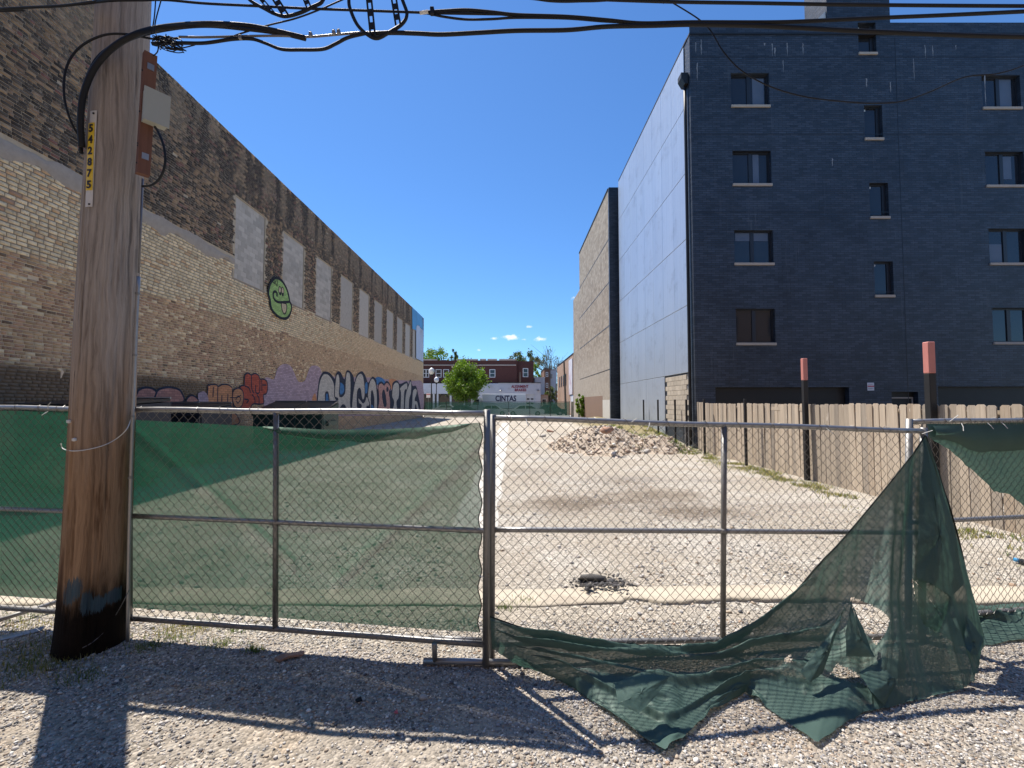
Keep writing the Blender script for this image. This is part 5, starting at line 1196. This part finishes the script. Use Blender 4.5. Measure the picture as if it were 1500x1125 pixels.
for j in range(NV + 1):
    v = j / NV; row = []
    for i in range(NSs + 1):
        s = i / NSs; a = Tr[i]; m = Mr[i]; b = Br[i]
        P_ = a * ((1 - v) * (1 - 2 * v)) + m * (4 * v * (1 - v)) + b * (v * (2 * v - 1))
        hang = float(sm(.42, .62, s)); lie = 1 - hang; env = math.sin(math.pi * min(1, max(0, v))) ** .7
        # long folds along the strip on the ground, radiating creases on the hanging part
        rd = lambda c, w: math.exp(-((v - c) / w) ** 2)
        fz_ = lie * (.10 * rd(.15 + .08 * math.sin(s * 9), .04) + .085 * rd(.33 + .07 * math.sin(s * 13 + 1), .035) + .05 * rd(.52 + .10 * math.sin(s * 11 + 2), .045) + .03 * rd(.70 + .06 * math.sin(s * 19 + 3), .03) + .05 * max(0, float(fbm(s * 26, v * 7, 3)) - .45) * 2) * min(1, s * 9)
        fy_ = hang * env * (.028 * math.sin(s * 48 + 1.6 * math.sin(v * 4)) * (.35 + v) + .008 * math.sin(s * 150 + v * 5) + .06 * (float(fbm(s * 20, v * 3.2, 3)) - .45))
        P_ = P_ + Vector((.0, -fy_ * .8, fz_ + hang * env * .02 * float(fbm(s * 30 + 4, v * 6, 2))))
        gq = float(gz(P_.x, P_.y)) + .012
        if P_.z < gq: P_.z = gq + .01 * float(vn(s * 60, v * 25))
        row.append(P_)
    R_.append(row)
def proj(P_):
    y = P_.y; z = P_.z - CAMH; d = y * math.cos(PITCH) + z * math.sin(PITCH); u = z * math.cos(PITCH) - y * math.sin(PITCH); return 750 + P_.x / d * FPX, 562.5 - u / d * FPX
HOL = [[(1245,874),(1262,880),(1284,890),(1303,905),(1300,922),(1284,946),(1266,925),(1252,902)], [(1335,848),(1343,850),(1370,858),(1391,874),(1386,900),(1374,928),(1352,915),(1342,880)],
       [(1217,986),(1226,972),(1252,984),(1280,1010),(1262,1002),(1235,996)], [(1148,966),(1158,958),(1162,970),(1152,972)]]
def inpoly(x, y, poly):
    r_ = False; j = len(poly) - 1
    for i in range(len(poly)):
        (xi, yi), (xj, yj) = poly[i], poly[j]
        if (yi > y) != (yj > y) and x < (xj - xi) * (y - yi) / (yj - yi) + xi: r_ = not r_
        j = i
    return r_
def hole(c):
    x, y = proj(c); return any(inpoly(x, y, h_) for h_ in HOL)
torn = sheet('torn_screen', R_, M['screen2'], 'large torn green screen drooping from the fence joint onto the gravel', hole)
MB().tube([R_[0][i] for i in range(0, NSs + 1, 4)], .005, 5, False).build('hem', M['hem'], torn)
MB().tube([R_[j][-1] for j in range(0, NV + 1, 3)], .005, 5, False).build('hem', M['hem'], torn)
# folded-back rags on it
def rag(pts, bulge, lift):
    C = sum((at(*q) for q in pts), Vector()) / len(pts); vs = [at(*q) for q in pts]; n = len(vs); R = []
    sv = [vs[i].lerp(vs[(i + 1) % n], k / 5) for i in range(n) for k in range(5)]; rings = []
    for k in range(7):
        a = k / 6; rings.append([C.lerp(q, a) + Vector((0, -bulge * (1 - a * a) + .01 * (float(vn(i * .5, k)) - .5), 0)) for i, q in enumerate(sv + [sv[0]])])
    MB().grid(rings).build('rag', M['screen2'], torn, True)
rag([(1240,884,2.95),(1222,935,2.86),(1205,985,2.76),(1188,1000,2.72),(1172,985,2.76),(1212,930,2.86)], .02, 0)
rag([(1246,880,2.96),(1262,915,2.92),(1276,952,2.86),(1282,962,2.82),(1240,962,2.82),(1238,930,2.88)], .02, 0)
rag([(1258,985,2.78),(1295,962,2.86),(1328,970,2.88),(1312,1000,2.76),(1296,1034,2.66),(1275,1012,2.68)], .03, 0)
rag([(1414,900,3.03),(1440,934,2.98),(1432,960,2.9),(1422,958,2.9),(1412,946,2.94)], .01, 0)
rag([(1355,645,3.375),(1347,720,3.24),(1344,790,3.12),(1343,846,3.05),(1368,856,3.02),(1393,874,3.02),(1411,855,3.08),(1398,775,3.2),(1374,702,3.3)], .03, 0)
rag([(1336,846,3.11),(1366,852,3.10),(1396,874,3.10),(1388,905,3.06),(1374,934,3.04),(1346,925,3.06)], .02, 0)
rag([(905,1030,2.45),(935,1045,2.42),(960,1020,2.5),(982,990,2.58),(940,985,2.6),(900,1000,2.55)], .02, 0)
# remnant still hanging on the right panel
R_ = []; low_ = [(1357,640),(1385,655),(1412,680),(1428,694),(1440,705),(1452,718),(1470,720),(1486,730),(1505,748),(1540,785),(1600,830),(1700,850)]
for j in range(31):
    v = j / 30; row = []
    for i in range(91):
        px = 1357 + 343 * i / 90; py1 = interp(low_, px) + 3 * float(vn(px * .2, 1)); D_ = np.interp(px, [1332, 1720], [3.50, 4.02]); py0 = 621 - (px - 1357) * .017
        row.append(at(px, py0 + (py1 - py0) * v, D_ - .035) + Vector((0, -.03 * math.sin(v * 3.1) * float(fbm(px * .02, v * 2, 3)) - .02 * v, 0)))
    R_.append(row)
rem = sheet('torn_screen', R_, M['screen2'], 'dark torn screen remnant hanging from the right panel top rail')
R_ = []
for j in range(13):
    v = j / 12; row = []
    for i in range(81):
        px = 1366 + 330 * i / 80; D_ = np.interp(px, [1332, 1720], [3.50, 4.02]); py0 = 624 - (px - 1357) * .017; py1 = 640 + 20 * sm(1366, 1440, px) - 8 * sm(1450, 1560, px) + 3 * vn(px * .06, 2)
        row.append(at(px, py0 + (py1 - py0) * v, D_ - .06) + Vector((0, -.03 * math.sin(v * 2.6), 0)))
    R_.append(row)
MB().grid(R_).build('folded_edge', M['screen2'], rem, True)
# crumpled heap behind the right panel
R_ = []
g = gnd(1462, 915)
for j in range(56):
    row = []
    for i in range(80):
        u_ = i / 79 * 2 - 1; v_ = j / 55 * 2 - 1; rr = math.hypot(u_, v_); a = math.atan2(v_, u_)
        k = 1 + .35 * (float(vn(a * 2.2 + 9, 3)) - .5); x = g.x + u_ * .62 * k; y = g.y + v_ * .30 * k
        fo = float(fbm(u_ * 2.8 + 5, v_ * 2.2 + 1, 4)); ri = abs(math.sin(u_ * 7 + 5 * fo + v_ * 3))
        row.append(Vector((x, y, float(gz(x, y)) + .012 + max(0, 1 - rr * .85) * (.06 + .17 * fo * ri))))
    R_.append(row)
sheet('crumpled_screen', R_, M['screen2'], 'crumpled heap of dark green screen on the gravel behind the right panel', smooth=True)
bo = thing('drink_bottle', 'small blue capped dark bottle lying on the lot at the right edge', 'bottle', tuple(gnd(1492, 826)))
a, b = gnd(1486, 824), gnd(1504, 829); a.z = b.z = .035; dd = (b - a).normalized()
MB().tube([a + dd * .05, a + dd * .06, a + dd * .20, a + dd * .21], [.012, .03, .03, .02], 10).build('body', M['rubber'], bo, True); MB().tube([a, a + dd * .05], .022, 10).build('cap', simple('blue_plastic', (.03, .22, .45), .4), bo, True)

def scrap(name, label, pts, th, mat):
    vs = [gnd(px, py, .0) for px, py in pts]; vs = [Vector((v.x, v.y, float(gz(v.x, v.y)) + .012 + .006 * (i % 2))) for i, v in enumerate(vs)]; n = len(vs)
    o = thing(name, label, 'litter', tuple(vs[0])); MB().add(vs + [v + Vector((0, 0, th)) for v in vs], [tuple(range(n - 1, -1, -1)), tuple(range(n, 2 * n))] + [(i, (i + 1) % n, n + (i + 1) % n, n + i) for i in range(n)]).build('piece', mat, o)
scrap('wood_scrap', 'split reddish brown wood scrap on the shaded gravel below the screen', [(402,980),(412,975),(428,972),(446,969),(443,974),(424,978),(408,983)], .012, M['chunk_r'])
scrap('plastic_scrap', 'small black plastic scrap at the edge of the screen shadow', [(520,1030),(528,1027),(531,1031),(523,1034)], .006, M['rubber'])
scrap('plastic_scrap', 'tiny red plastic scrap on the sunlit gravel', [(577,1047),(582,1045),(583,1049),(578,1050)], .004, M['sgn_r'])
for px, py, s_, lab in ((453, 1064, .016, 'pale stone just below the rail shadow, left of the red plastic scrap'), (598, 1085, .022, 'pale stone on sunlit gravel below the red plastic scrap'), (620, 1025, .03, 'largest pale stone, inside the edge of the screen shadow'), (230, 1090, .02, 'pale stone on sunlit gravel just right of the pole shadow'),
        (135, 972, .022, 'pale stone touching the black foot of the utility pole'), (1105, 1070, .018, 'pale stone on the gravel between the two torn points of the fallen screen'), (1330, 1092, .02, 'pale stone in the gravel right of the second torn point'), (820, 1060, .016, 'pale stone on gravel just left of the first torn point'), (690, 1060, .02, 'pale stone between the screen shadow and the rail shadow'), (1210, 1110, .018, 'pale stone below the second torn point at the picture bottom')):
    g = gnd(px, py); V = IV * rng.uniform(.75, 1.15, (len(IV), 1)) * np.array([1, .8, .55]) * s_ + np.array([g.x, g.y, float(gz(g.x, g.y)) + s_ * .4])
    tag(raw('stone', V, IF, M['chunk']), lab, 'stone', 'larger pale stones in the alley gravel')

# ------------------------------------------------------------------ utility pole
PB = gnd(132, 958); PB.z = 0; PR = .198
PYc = PB.y + .03; PXc = PB.x - .02; ptop = at(184, -60, PYc)
H_ = 6.4
NA, NZ = 128, 200; th = np.linspace(0, 2 * np.pi, NA, endpoint=False); zz = np.linspace(-.15, H_, NZ)
lean = (ptop.x - PXc) / ptop.z
cxz = PXc + lean * np.maximum(zz, 0) + .006 * np.sin(zz * 1.7); rz = PR * (1 - .038 * zz) + .02 * np.exp(-np.maximum(zz, 0) * 5)
TH, ZZ = np.meshgrid(th, zz)
crack = np.zeros_like(TH)
for k in range(40):
    a0 = rng.uniform(np.pi * 1.0, np.pi * 2.1); z0_ = rng.uniform(0, 5); ln = rng.uniform(.3, 1.3); dp_ = rng.uniform(.007, .018)
    a_ = a0 + .04 * np.sin(ZZ * 2.1 + k) + .02 * (vn(ZZ * 4, ZZ * 0 + k) - .5)
    crack += dp_ * np.exp(-((TH - a_) / .022) ** 2) * np.exp(-((ZZ - z0_) / (ln * .5)) ** 4)
rad = rz[:, None] + .006 * (fbm(np.cos(TH) * 1.4 + 5, np.sin(TH) * 1.4 + ZZ * .35, 4) - .45) + .003 * (fbm(TH * 9, ZZ * .8, 3) - .45) - crack
V = np.stack([cxz[:, None] + rad * np.cos(TH), PYc + rad * np.sin(TH), ZZ], -1).reshape(-1, 3)
ii = np.arange(NZ * NA).reshape(NZ, NA); jn = np.roll(ii, -1, 1); F = np.stack([ii[:-1], jn[:-1], jn[1:], ii[1:]], -1).reshape(-1, 4)
t = NT('weathered_pole_wood'); p = t.pos(); X_, Y_, Z_ = t.sep(p)
warp = t.noise(t.mapping(p, (1, 1, .35)), 2.5, 4)
gp = t.n('VectorMath', operation='ADD'); t.l(t.mapping(p, (22, 22, .55)), gp.inputs[0]); wv = t.n('VectorMath', operation='SCALE'); wv.inputs['Scale'].default_value = 2.2; t.l(t.comb(warp, warp, 0), wv.inputs[0]); t.l(wv.outputs[0], gp.inputs[1])
gr = t.ramp(t.noise(gp.outputs[0], 1.3, 8, .75, .5), [(.30, 0.0), (.48, .55), (.72, 1.0)])
grey = t.mix(gr, (.135, .115, .098), (.50, .435, .375)); brown = t.mix(gr, (.12, .068, .038), (.43, .28, .17))
zn = t.math('ADD', Z_, t.math('MULTIPLY', t.math('SUBTRACT', t.noise(t.mapping(p, (6, 6, .8)), 1.4, 5), .5), 1.4))
c = t.mix(t.sstep(zn, 1.2, 2.7), brown, grey)
stn = t.math('MULTIPLY', t.sstep(t.noise(t.mapping(p, (7, 7, .5)), 1.5, 5, .7), .56, .68), t.sstep(Z_, 3.9, 2.0)); c = t.mix(t.math('MULTIPLY', stn, .75), c, (.09, .042, .02))
c = t.mix(t.sstep(t.noise(t.mapping(gp.outputs[0], (1.5, 1.5, .35)), 1.0, 4, .6), .68, .74), c, (.03, .022, .018))
tar_z = t.math('ADD', Z_, t.math('MULTIPLY', t.math('SUBTRACT', t.noise(t.mapping(p, (9, 9, 1.5)), 1.6, 5), .5), .55))
c = t.mix(t.sstep(tar_z, .68, .36), c, t.mix(t.noise(p, 30, 4), (.003, .002, .002), (.014, .009, .006)))
for (px, py, rx, rz_) in ((104, 868, .040, .085), (113, 862, .035, .075), (124, 884, .030, .075), (133, 889, .030, .055), (143, 884, .028, .05), (152, 876, .025, .028)):
    q = at(px, py, PYc - .18); dx = t.math('DIVIDE', t.math('SUBTRACT', X_, q.x), rx); dz = t.math('DIVIDE', t.math('SUBTRACT', Z_, q.z), rz_)
    d = t.math('SQRT', t.math('ADD', t.math('MULTIPLY', dx, dx), t.math('MULTIPLY', dz, dz)))
    mk = t.sstep(t.math('ADD', d, t.math('MULTIPLY', t.math('SUBTRACT', t.noise(t.mapping(p, (55, 55, 6)), 1.7, 6, .75), .5), 2.6)), 1.15, .75); mk = t.math('MULTIPLY', mk, t.math('LESS_THAN', Y_, PYc))
    c = t.mix(t.math('MULTIPLY', mk, .85), c, t.mix(gr, (.025, .05, .075), (.065, .115, .15)))
t.bump(t.math('ADD', gr, t.math('MULTIPLY', t.noise(p, 60, 4), .25)), .7, .012); M['polewood'] = t.done(c, .92, 0, .15)
pole = thing('utility_pole', 'thick weathered wooden utility pole with yellow number plate', 'utility pole', (PXc, PYc, 0))
raw('pole_trunk', V, F, M['polewood'], pole, True)
def pole_pt(px, py, off=0.0):
    """point on the pole's front surface under a photo pixel"""
    a, b, c = ray(px, py); lo, hi = .5, PYc
    for D_ in np.linspace(PYc - .35, PYc, 300):
        q = at(px, py, D_); cx_ = PXc + lean * max(q.z, 0); rr = PR * (1 - .038 * q.z) + off
        if (q.x - cx_) ** 2 + (q.y - PYc) ** 2 <= rr * rr: return q
    return at(px, py, PYc - .05)
# number plate, bent to the bark
M['yellow'] = simple('yellow_tag', (.72, .50, .03), .45, var=.06, scale=20); M['tagw'] = simple('tag_strip', (.60, .57, .52), .5, var=.1, scale=15)
def polar(q): return math.atan2(q.y - PYc, q.x - (PXc + lean * q.z))
def stripz(name, pa, pb, wpx, off, mat, parent, nseg=14):
    a = pole_pt(*pa, .005); b = pole_pt(*pb, .005); rows_ = []
    for k in range(nseg + 1):
        z = a.z + (b.z - a.z) * k / nseg; tha = polar(a) + (polar(b) - polar(a)) * k / nseg; rr = PR * (1 - .038 * z) + off; wd_ = wpx / rr / 2
        rows_.append([Vector((PXc + lean * z + rr * math.cos(tha + e * wd_), PYc + rr * math.sin(tha + e * wd_), z)) for e in (-1, -.33, .33, 1)])
    return MB().grid(rows_).build(name, mat, parent, True), rows_
plate, rws = stripz('number_plate', (137, 162), (130, 303), .056, .006, M['tagw'], pole)
yl, rws = stripz('yellow_label', (134.5, 180), (131, 279), .053, .0085, M['yellow'], plate)
for k, ch in enumerate('542875'):
    u_ = (k + .5) / 6; i = u_ * 14; r0 = rws[int(i)]; r1 = rws[min(int(i) + 1, 14)]; fr_ = i - int(i)
    L_ = r0[0].lerp(r1[0], fr_); Rr_ = r0[3].lerp(r1[3], fr_); c0 = (L_ + Rr_) / 2; ex = (Rr_ - L_).normalized(); ez = (rws[0][1] - rws[-1][1]).normalized(); en = ex.cross(ez).normalized()
    Rm = Matrix((( ex.x, ez.x, en.x, 0), (ex.y, ez.y, en.y, 0), (ex.z, ez.z, en.z, 0), (0, 0, 0, 1)))
    cc_ = c0 + Vector((math.cos(polar(c0)), math.sin(polar(c0)), 0)) * .004
    text('digit', ch, M['letter_black'], plate, cc_, .034, .058, bold=.03, depth=.002, axis_m=Rm)
for pp in ((137, 166), (130.5, 299)): q = pole_pt(*pp, .008); MB().lathe([(.001, -.006), (.006, -.005), (.006, .005), (.001, .006)], q, 8).build('nail', M['black_steel'], plate)
# reddish board with grey junction box
M['redwood'] = None
t = NT('red_board'); p = t.pos(); gr = t.noise(t.mapping(p, (40, 40, 1.5)), 1.5, 6, .7); c = t.mix(gr, (.085, .034, .022), (.20, .095, .062)); t.bump(gr, .5, .006); M['redwood'] = t.done(c, .85)
a = at(201, 255, PYc - .16); b = at(212, 78, PYc - .16)
bd = MB(); w_, dpt = .075, .14; ux = Vector((.80, -.60, 0)).normalized(); uy = Vector((.60, .80, 0)).normalized()
def slab_pts(c, w0, w1, d0, d1): return [c + ux * w0 + uy * d0, c + ux * w1 + uy * d0, c + ux * w1 + uy * d1, c + ux * w0 + uy * d1]
def slab(name, a, b, w0, w1, d0, d1, mat, parent): return MB().add(slab_pts(a, w0, w1, d0, d1) + slab_pts(b, w0, w1, d0, d1), [(3,2,1,0),(4,5,6,7),(0,1,5,4),(1,2,6,5),(2,3,7,6),(3,0,4,7)]).build(name, mat, parent)
board = slab('board', a, b, -.012, .040, -.01, .065, M['redwood'], pole)
slab('board_back', a.lerp(b, .12) + uy * .0, a.lerp(b, .95), -.04, -.0125, .0, .06, M['redwood'], board)
for k in (.08, .22, .24, .50, .84): q = a.lerp(b, k) + ux * .02 + uy * -.011; MB().lathe([(.001, -.005), (.006, -.004), (.006, .004), (.001, .005)], q, 8).build('bolt', M['black_steel'], board)
m0 = a.lerp(b, .41); m1 = a.lerp(b, .66)
M['boxg'] = simple('junction_box_grey', (.33, .335, .29), .5, var=.06, scale=6)
bxo = slab('junction_box', m0, m1, .041, .105, -.004, .13, M['boxg'], board); slab('box_lid', m0 + Vector((0, 0, -.006)), m1 + Vector((0, 0, .008)),   .1055, .117, -.014, .14, M['boxg'], bxo)
for k in (.12, .86): slab('bracket', a.lerp(b, k), a.lerp(b, k + .05), .0405, .044, .01, .05, M['galv'], board)
# grey conduit up the right side
ck = [at(px, py, PYc - .02) for px, py in ((187, 940), (189, 800), (193, 650), (198, 500), (203, 405))]
MB().tube(smooth_curve(ck, 4), .012, 8).build('conduit', M['galv'], pole, True)
ck = [at(px, py, PYc) for px, py in ((203.5, 400), (206, 330), (209, 262))]
MB().tube(ck, .007, 6).build('conduit', M['cable_grey'], pole, True)
for py, px in ((430, 201.5), (520, 197.5), (610, 194), (700, 191)): q = at(px, py, PYc - .03); MB().lathe([(.001, -.008), (.016, -.007), (.016, .007), (.001, .008)], q, 8).build('clip', M['galv_d'], pole)
for px, py in ((101, 617.5), (109, 644)): q = pole_pt(px, py, .006); MB().lathe([(.001, -.013), (.014, -.008), (.014, .008), (.001, .013)], q, 10).build('button', M['plastic_w'], pole)
q = at(93, 545, PYc - .04); MB().add([q, q + Vector((-.03, -.02, .02)), q + Vector((.01, -.03, .025)), q + Vector((.0, -.02, -.05)), q + Vector((0, .004, 0)), q + Vector((-.03, -.016, .02)), q + Vector((.01, -.026, .025)), q + Vector((0, -.016, -.05))], [(0,1,2),(0,2,3),(4,6,5),(4,7,6)]).build('paper_flag', M['plastic_w'], pole)
# wires wound round the pole
def around(p0, p1, off, n=18): return [pole_pt(p0[0] + (p1[0] - p0[0]) * k / n, p0[1] + (p1[1] - p0[1]) * k / n + (p0[2] if len(p0) > 2 else 0) * math.sin(math.pi * k / n), off) for k in range(n + 1)]
lw = smooth_curve([at(89.5, 650, PYc - .05)] + [pole_pt(px, py, .01) for px, py in ((92, 657), (105, 660.5), (125, 659), (150, 653), (170, 643))] + [at(186, 628, PYc - .08), at(193, 608, 3.3), at(192, 600, 3.37)], 5)
tag(MB().tube(lw, .0032, 6).build('tie_wire', M['plastic_w']), 'white tie wire looped round the pole to the fence rail', 'wire', 'wires round the pole')
lw = smooth_curve([pole_pt(px, py, .008) for px, py in ((77, 950), (95, 955), (125, 947), (150, 928), (170, 900))] + [at(184, 875, PYc - .09), at(190, 862, PYc)], 5)
tag(MB().tube(lw, .003, 6).build('tie_wire', M['cable_grey']), 'thin rusty wire slanting round the black pole foot', 'wire', 'wires round the pole')

# ------------------------------------------------------------------ overhead cables
DC = 3.12
def cable(name, pts, r, label, cat='cable', mat='rubber', D=DC, group='overhead cables', n=8, parent=None):
    P3 = [at(q[0], q[1], q[2] if len(q) > 2 else D) for q in pts]
    o = MB().tube(smooth_curve(P3, n), r, 8).build(name, M[mat], parent, True)
    return tag(o, label, cat, group) if parent is None else o
pf = PYc - PR - .03
cable('overhead_cable', [(120,215,pf+.05),(118,180,pf+.02),(122,140,pf),(138,100,pf-.01),(165,70,pf-.01),(200,50,pf),(240,40,pf+.1),(300,35.5,3.0),(360,38),(405,46),(447,56)], .0195, 'thick black cable curving off the front of the pole')
cable('overhead_cable', [(119,225,pf+.08),(117,165,pf+.05),(128,115,pf+.04),(148,80,pf+.02),(190,57,pf+.03),(240,44,pf+.14),(300,38,3.03),(370,44),(415,50)], .012, 'second black cable running just under the thick one')
cable('overhead_cable', [(121,208,pf+.08),(104,178,pf+.02),(94,140,pf),(97,100,pf),(116,70,pf),(150,52,pf-.005),(185,50,pf),(225,57,pf+.12),(262,56,3.0)], .0075, 'thin black loop of cable bulging left of the pole')
cable('overhead_cable', [(-900,30,4.0),(-60,17,3.3),(0,13,3.2),(50,10.5,3.15),(95,8,3.1),(140,2,3.05),(175,-4,3.05)], .009, 'black cable coming from upper left to the pole')
cable('overhead_cable', [(120,6,3.15),(160,1,3.0),(210,0,3.0),(245,0),(300,5),(380,9),(450,12.5),(520,15),(620,18.5),(650,19.5),(740,21)], .0085, 'straight strand cable from the pole top to the splice')
cable('overhead_cable', [(222,64,3.0),(262,63,3.05),(300,63),(340,57.5),(368,57),(388,63),(412,72),(440,73),(473,72),(492,64),(510,55),(535,49)], .0115, 'cable dipping in a flat bow below the others')
cable('overhead_cable', [(262,54,3.05),(300,54.5),(360,53),(410,52.5),(450,54),(485,51.5),(525,48),(560,47)], .008, 'pale strand wire with clamps between the pole and the splice', mat='cable_grey')
cable('overhead_cable', [(640,-60),(505,-2),(471,13),(433,27),(393,37),(353,49),(327,58),(280,66)], .0055, 'thin black wire slanting down towards the pole')
cable('overhead_cable', [(540,50),(573,48),(610,49),(647,50.5),(700,48),(757,45),(830,44),(889,39),(958,37.5),(1013,36),(1080,37),(1136,39),(1230,44),(1327,48.5),(1420,52),(1560,56),(2100,72),(2900,80)], .0145, 'thick lashed cable bundle across the top, lower one')
cable('overhead_cable', [(620,18.5),(650,16.5),(683,15),(720,18),(757,22),(830,24.5),(889,29.5),(940,34),(1013,32.5),(1136,32.5),(1215,29.5),(1292,26),(1400,21.5),(1560,14),(2100,-12),(2900,-60)], .0125, 'cable bundle rising to the upper right from the splice')
cable('overhead_cable', [(624,19),(650,24.5),(683,28.5),(720,28),(757,26),(830,27),(889,31.5),(960,34.5),(1040,35.5)], .008, 'slack cable loop under the splice block')
cable('overhead_cable', [(300,-70),(620,-22),(770,-4),(810,1),(850,1),(920,-3),(1200,-30),(1700,-90)], .011, 'cable sagging into view at the top middle')
cable('overhead_cable', [(300,-34),(640,-12),(830,-3),(980,2.5),(1100,4.5),(1223,6.5),(1360,8),(1560,9),(2100,10),(2900,6)], .0115, 'topmost thick cable at the upper right')
cable('overhead_cable', [(972,5),(974,-2),(985,4),(1022,27),(1041,45),(1060,76),(1087,104),(1129,127),(1181,142),(1240,149),(1278,151),(1320,148.5),(1361,135),(1413,113),(1465,107),(1520,88),(1640,40),(1800,-40)], .0048, 'thin drooping wire swooping in front of the dark building', D=3.3)
for k, (a, b) in enumerate((((596, 24), (560, 49)), ((626, 20), (592, 38)))): pass
# snowshoe-shaped slack holders with their perforated straps
sn = thing('cable_storage_loop', 'oval black cable slack loop with perforated straps above the splice', 'cable loop', tuple(at(553, 30, DC)))
cable('loop_tube', [(514,-30),(511,0),(514,16),(524,37),(540,52),(553,56),(569,48),(588,36),(596,22),(591,4),(578,-26),(556,-44),(532,-46),(517,-34),(514,-28)], .0125, None, parent=sn)
def strap(pa, pb, w, parent, holes=4):
    a, b = at(*pa, DC - .02), at(*pb, DC - .02); d = (b - a); L = d.length; d.normalize(); sx = d.cross(Vector((0, 1, 0))).normalized(); mb = MB()
    def bar(x0, x1, l0, l1):
        q = [a + sx * x + d * l + Vector((0, y, 0)) for y in (0, .006) for x, l in ((x0, l0), (x1, l0), (x1, l1), (x0, l1))]; mb.add(q, [(0,1,2,3),(7,6,5,4),(0,4,5,1),(1,5,6,2),(2,6,7,3),(3,7,4,0)])
    bar(-w/2, -w*.22, 0, L); bar(w*.22, w/2, 0, L)
    for k in range(holes): bar(-w*.219, w*.219, L * k / holes, L * (k + .5) / holes)
    return mb.build('strap', M['rubber'], parent)
strap((538, -26), (546, 52), .046, sn); strap((573, -26), (583, 36), .046, sn)
s2 = thing('cable_storage_loop', 'second black slack loop half out of view at upper left', 'cable loop', tuple(at(418, 5, DC)))
cable('loop_tube', [(352,-20),(366,0),(388,13),(402,20),(418,24),(439,19),(458,10),(472,2),(474,-16),(450,-38),(410,-44),(372,-34),(354,-20)], .012, None, parent=s2)
strap((392, -20), (418, 22), .05, s2); strap((372, -14), (400, 19), .03, s2, 3); strap((440, -20), (452, 10), .04, s2, 3)
for px, py, lab in ((455, 51, 'left'), (489, 48, 'middle'), (496, 47, 'right'), (352, 55, 'far left')):
    c = at(px, py, DC - .012); o = thing('cable_clamp', {'left': 'small steel cable clamp under the end of the thick cable', 'middle': 'steel cable clamp just left of another on the pale strand', 'right': 'steel cable clamp nearest the oval loop', 'far left': 'steel clamp joining two cables near the pole'}[lab], 'clamp', tuple(c), 'cable clamps')
    MB().bevbox(c.x - .011, c.x + .011, c.y - .012, c.y + .012, c.z - .014, c.z + .016, .003).build('body', M['galv_d'], o); MB().lathe([(.006, .0165), (.006, .024), (.001, .025)], c, 8).build('bolt', M['galv'], o)
sb_ = thing('splice_block', 'small black splice block where cables join', 'splice block', tuple(at(633, 17, DC))); c = at(633, 17, DC - .02)
MB().bevbox(c.x - .014, c.x + .014, c.y - .015, c.y + .015, c.z - .025, c.z + .03, .004).build('body', M['rubber'], sb_); MB().tube([c + Vector((-.09, 0, -.01)), c + Vector((-.03, 0, 0))], .012, 8).build('sleeve', M['plastic_w'], sb_)
# tangle of drop wires beside the pole
tg = []; c0 = at(246, 64, 3.0)
for k in range(11):
    r0 = random.uniform(.03, .085); ph = random.uniform(0, 6); q = [c0 + Vector((r0 * 1.35 * math.cos(a + ph) + random.uniform(-.02, .02), random.uniform(-.03, .03), r0 * .62 * math.sin(a * 1.0 + ph * .5) + random.uniform(-.012, .012))) for a in np.linspace(0, 2 * math.pi * random.uniform(.7, 1.3), 10)]
    tg.append(smooth_curve(q, 4))
mb = MB()
for q in tg: mb.tube(q, .0032, 5)
for q in ([(228,0),(226,25),(222,50)], [(236,0),(228,30),(226,48)], [(232,60),(231,75),(224,82)], [(250,72),(268,70),(285,66)]): mb.tube(smooth_curve([at(px, py, 3.0) for px, py in q], 4), .004, 5)
tag(mb.build('wire_tangle', M['rubber'], None, True), 'messy tangle of thin black wires on the right of the pole', 'wires')
cable('drop_cable', [(227,186,pf+.08),(233,196,pf+.03),(240,215,pf+.02),(242,238,pf+.02),(236,258,pf+.04),(224,270,pf+.09),(209,273,pf+.2)], .0085, 'grey flexible cable looping out of the bottom of the junction box', mat='rubber', group='wires round the pole')
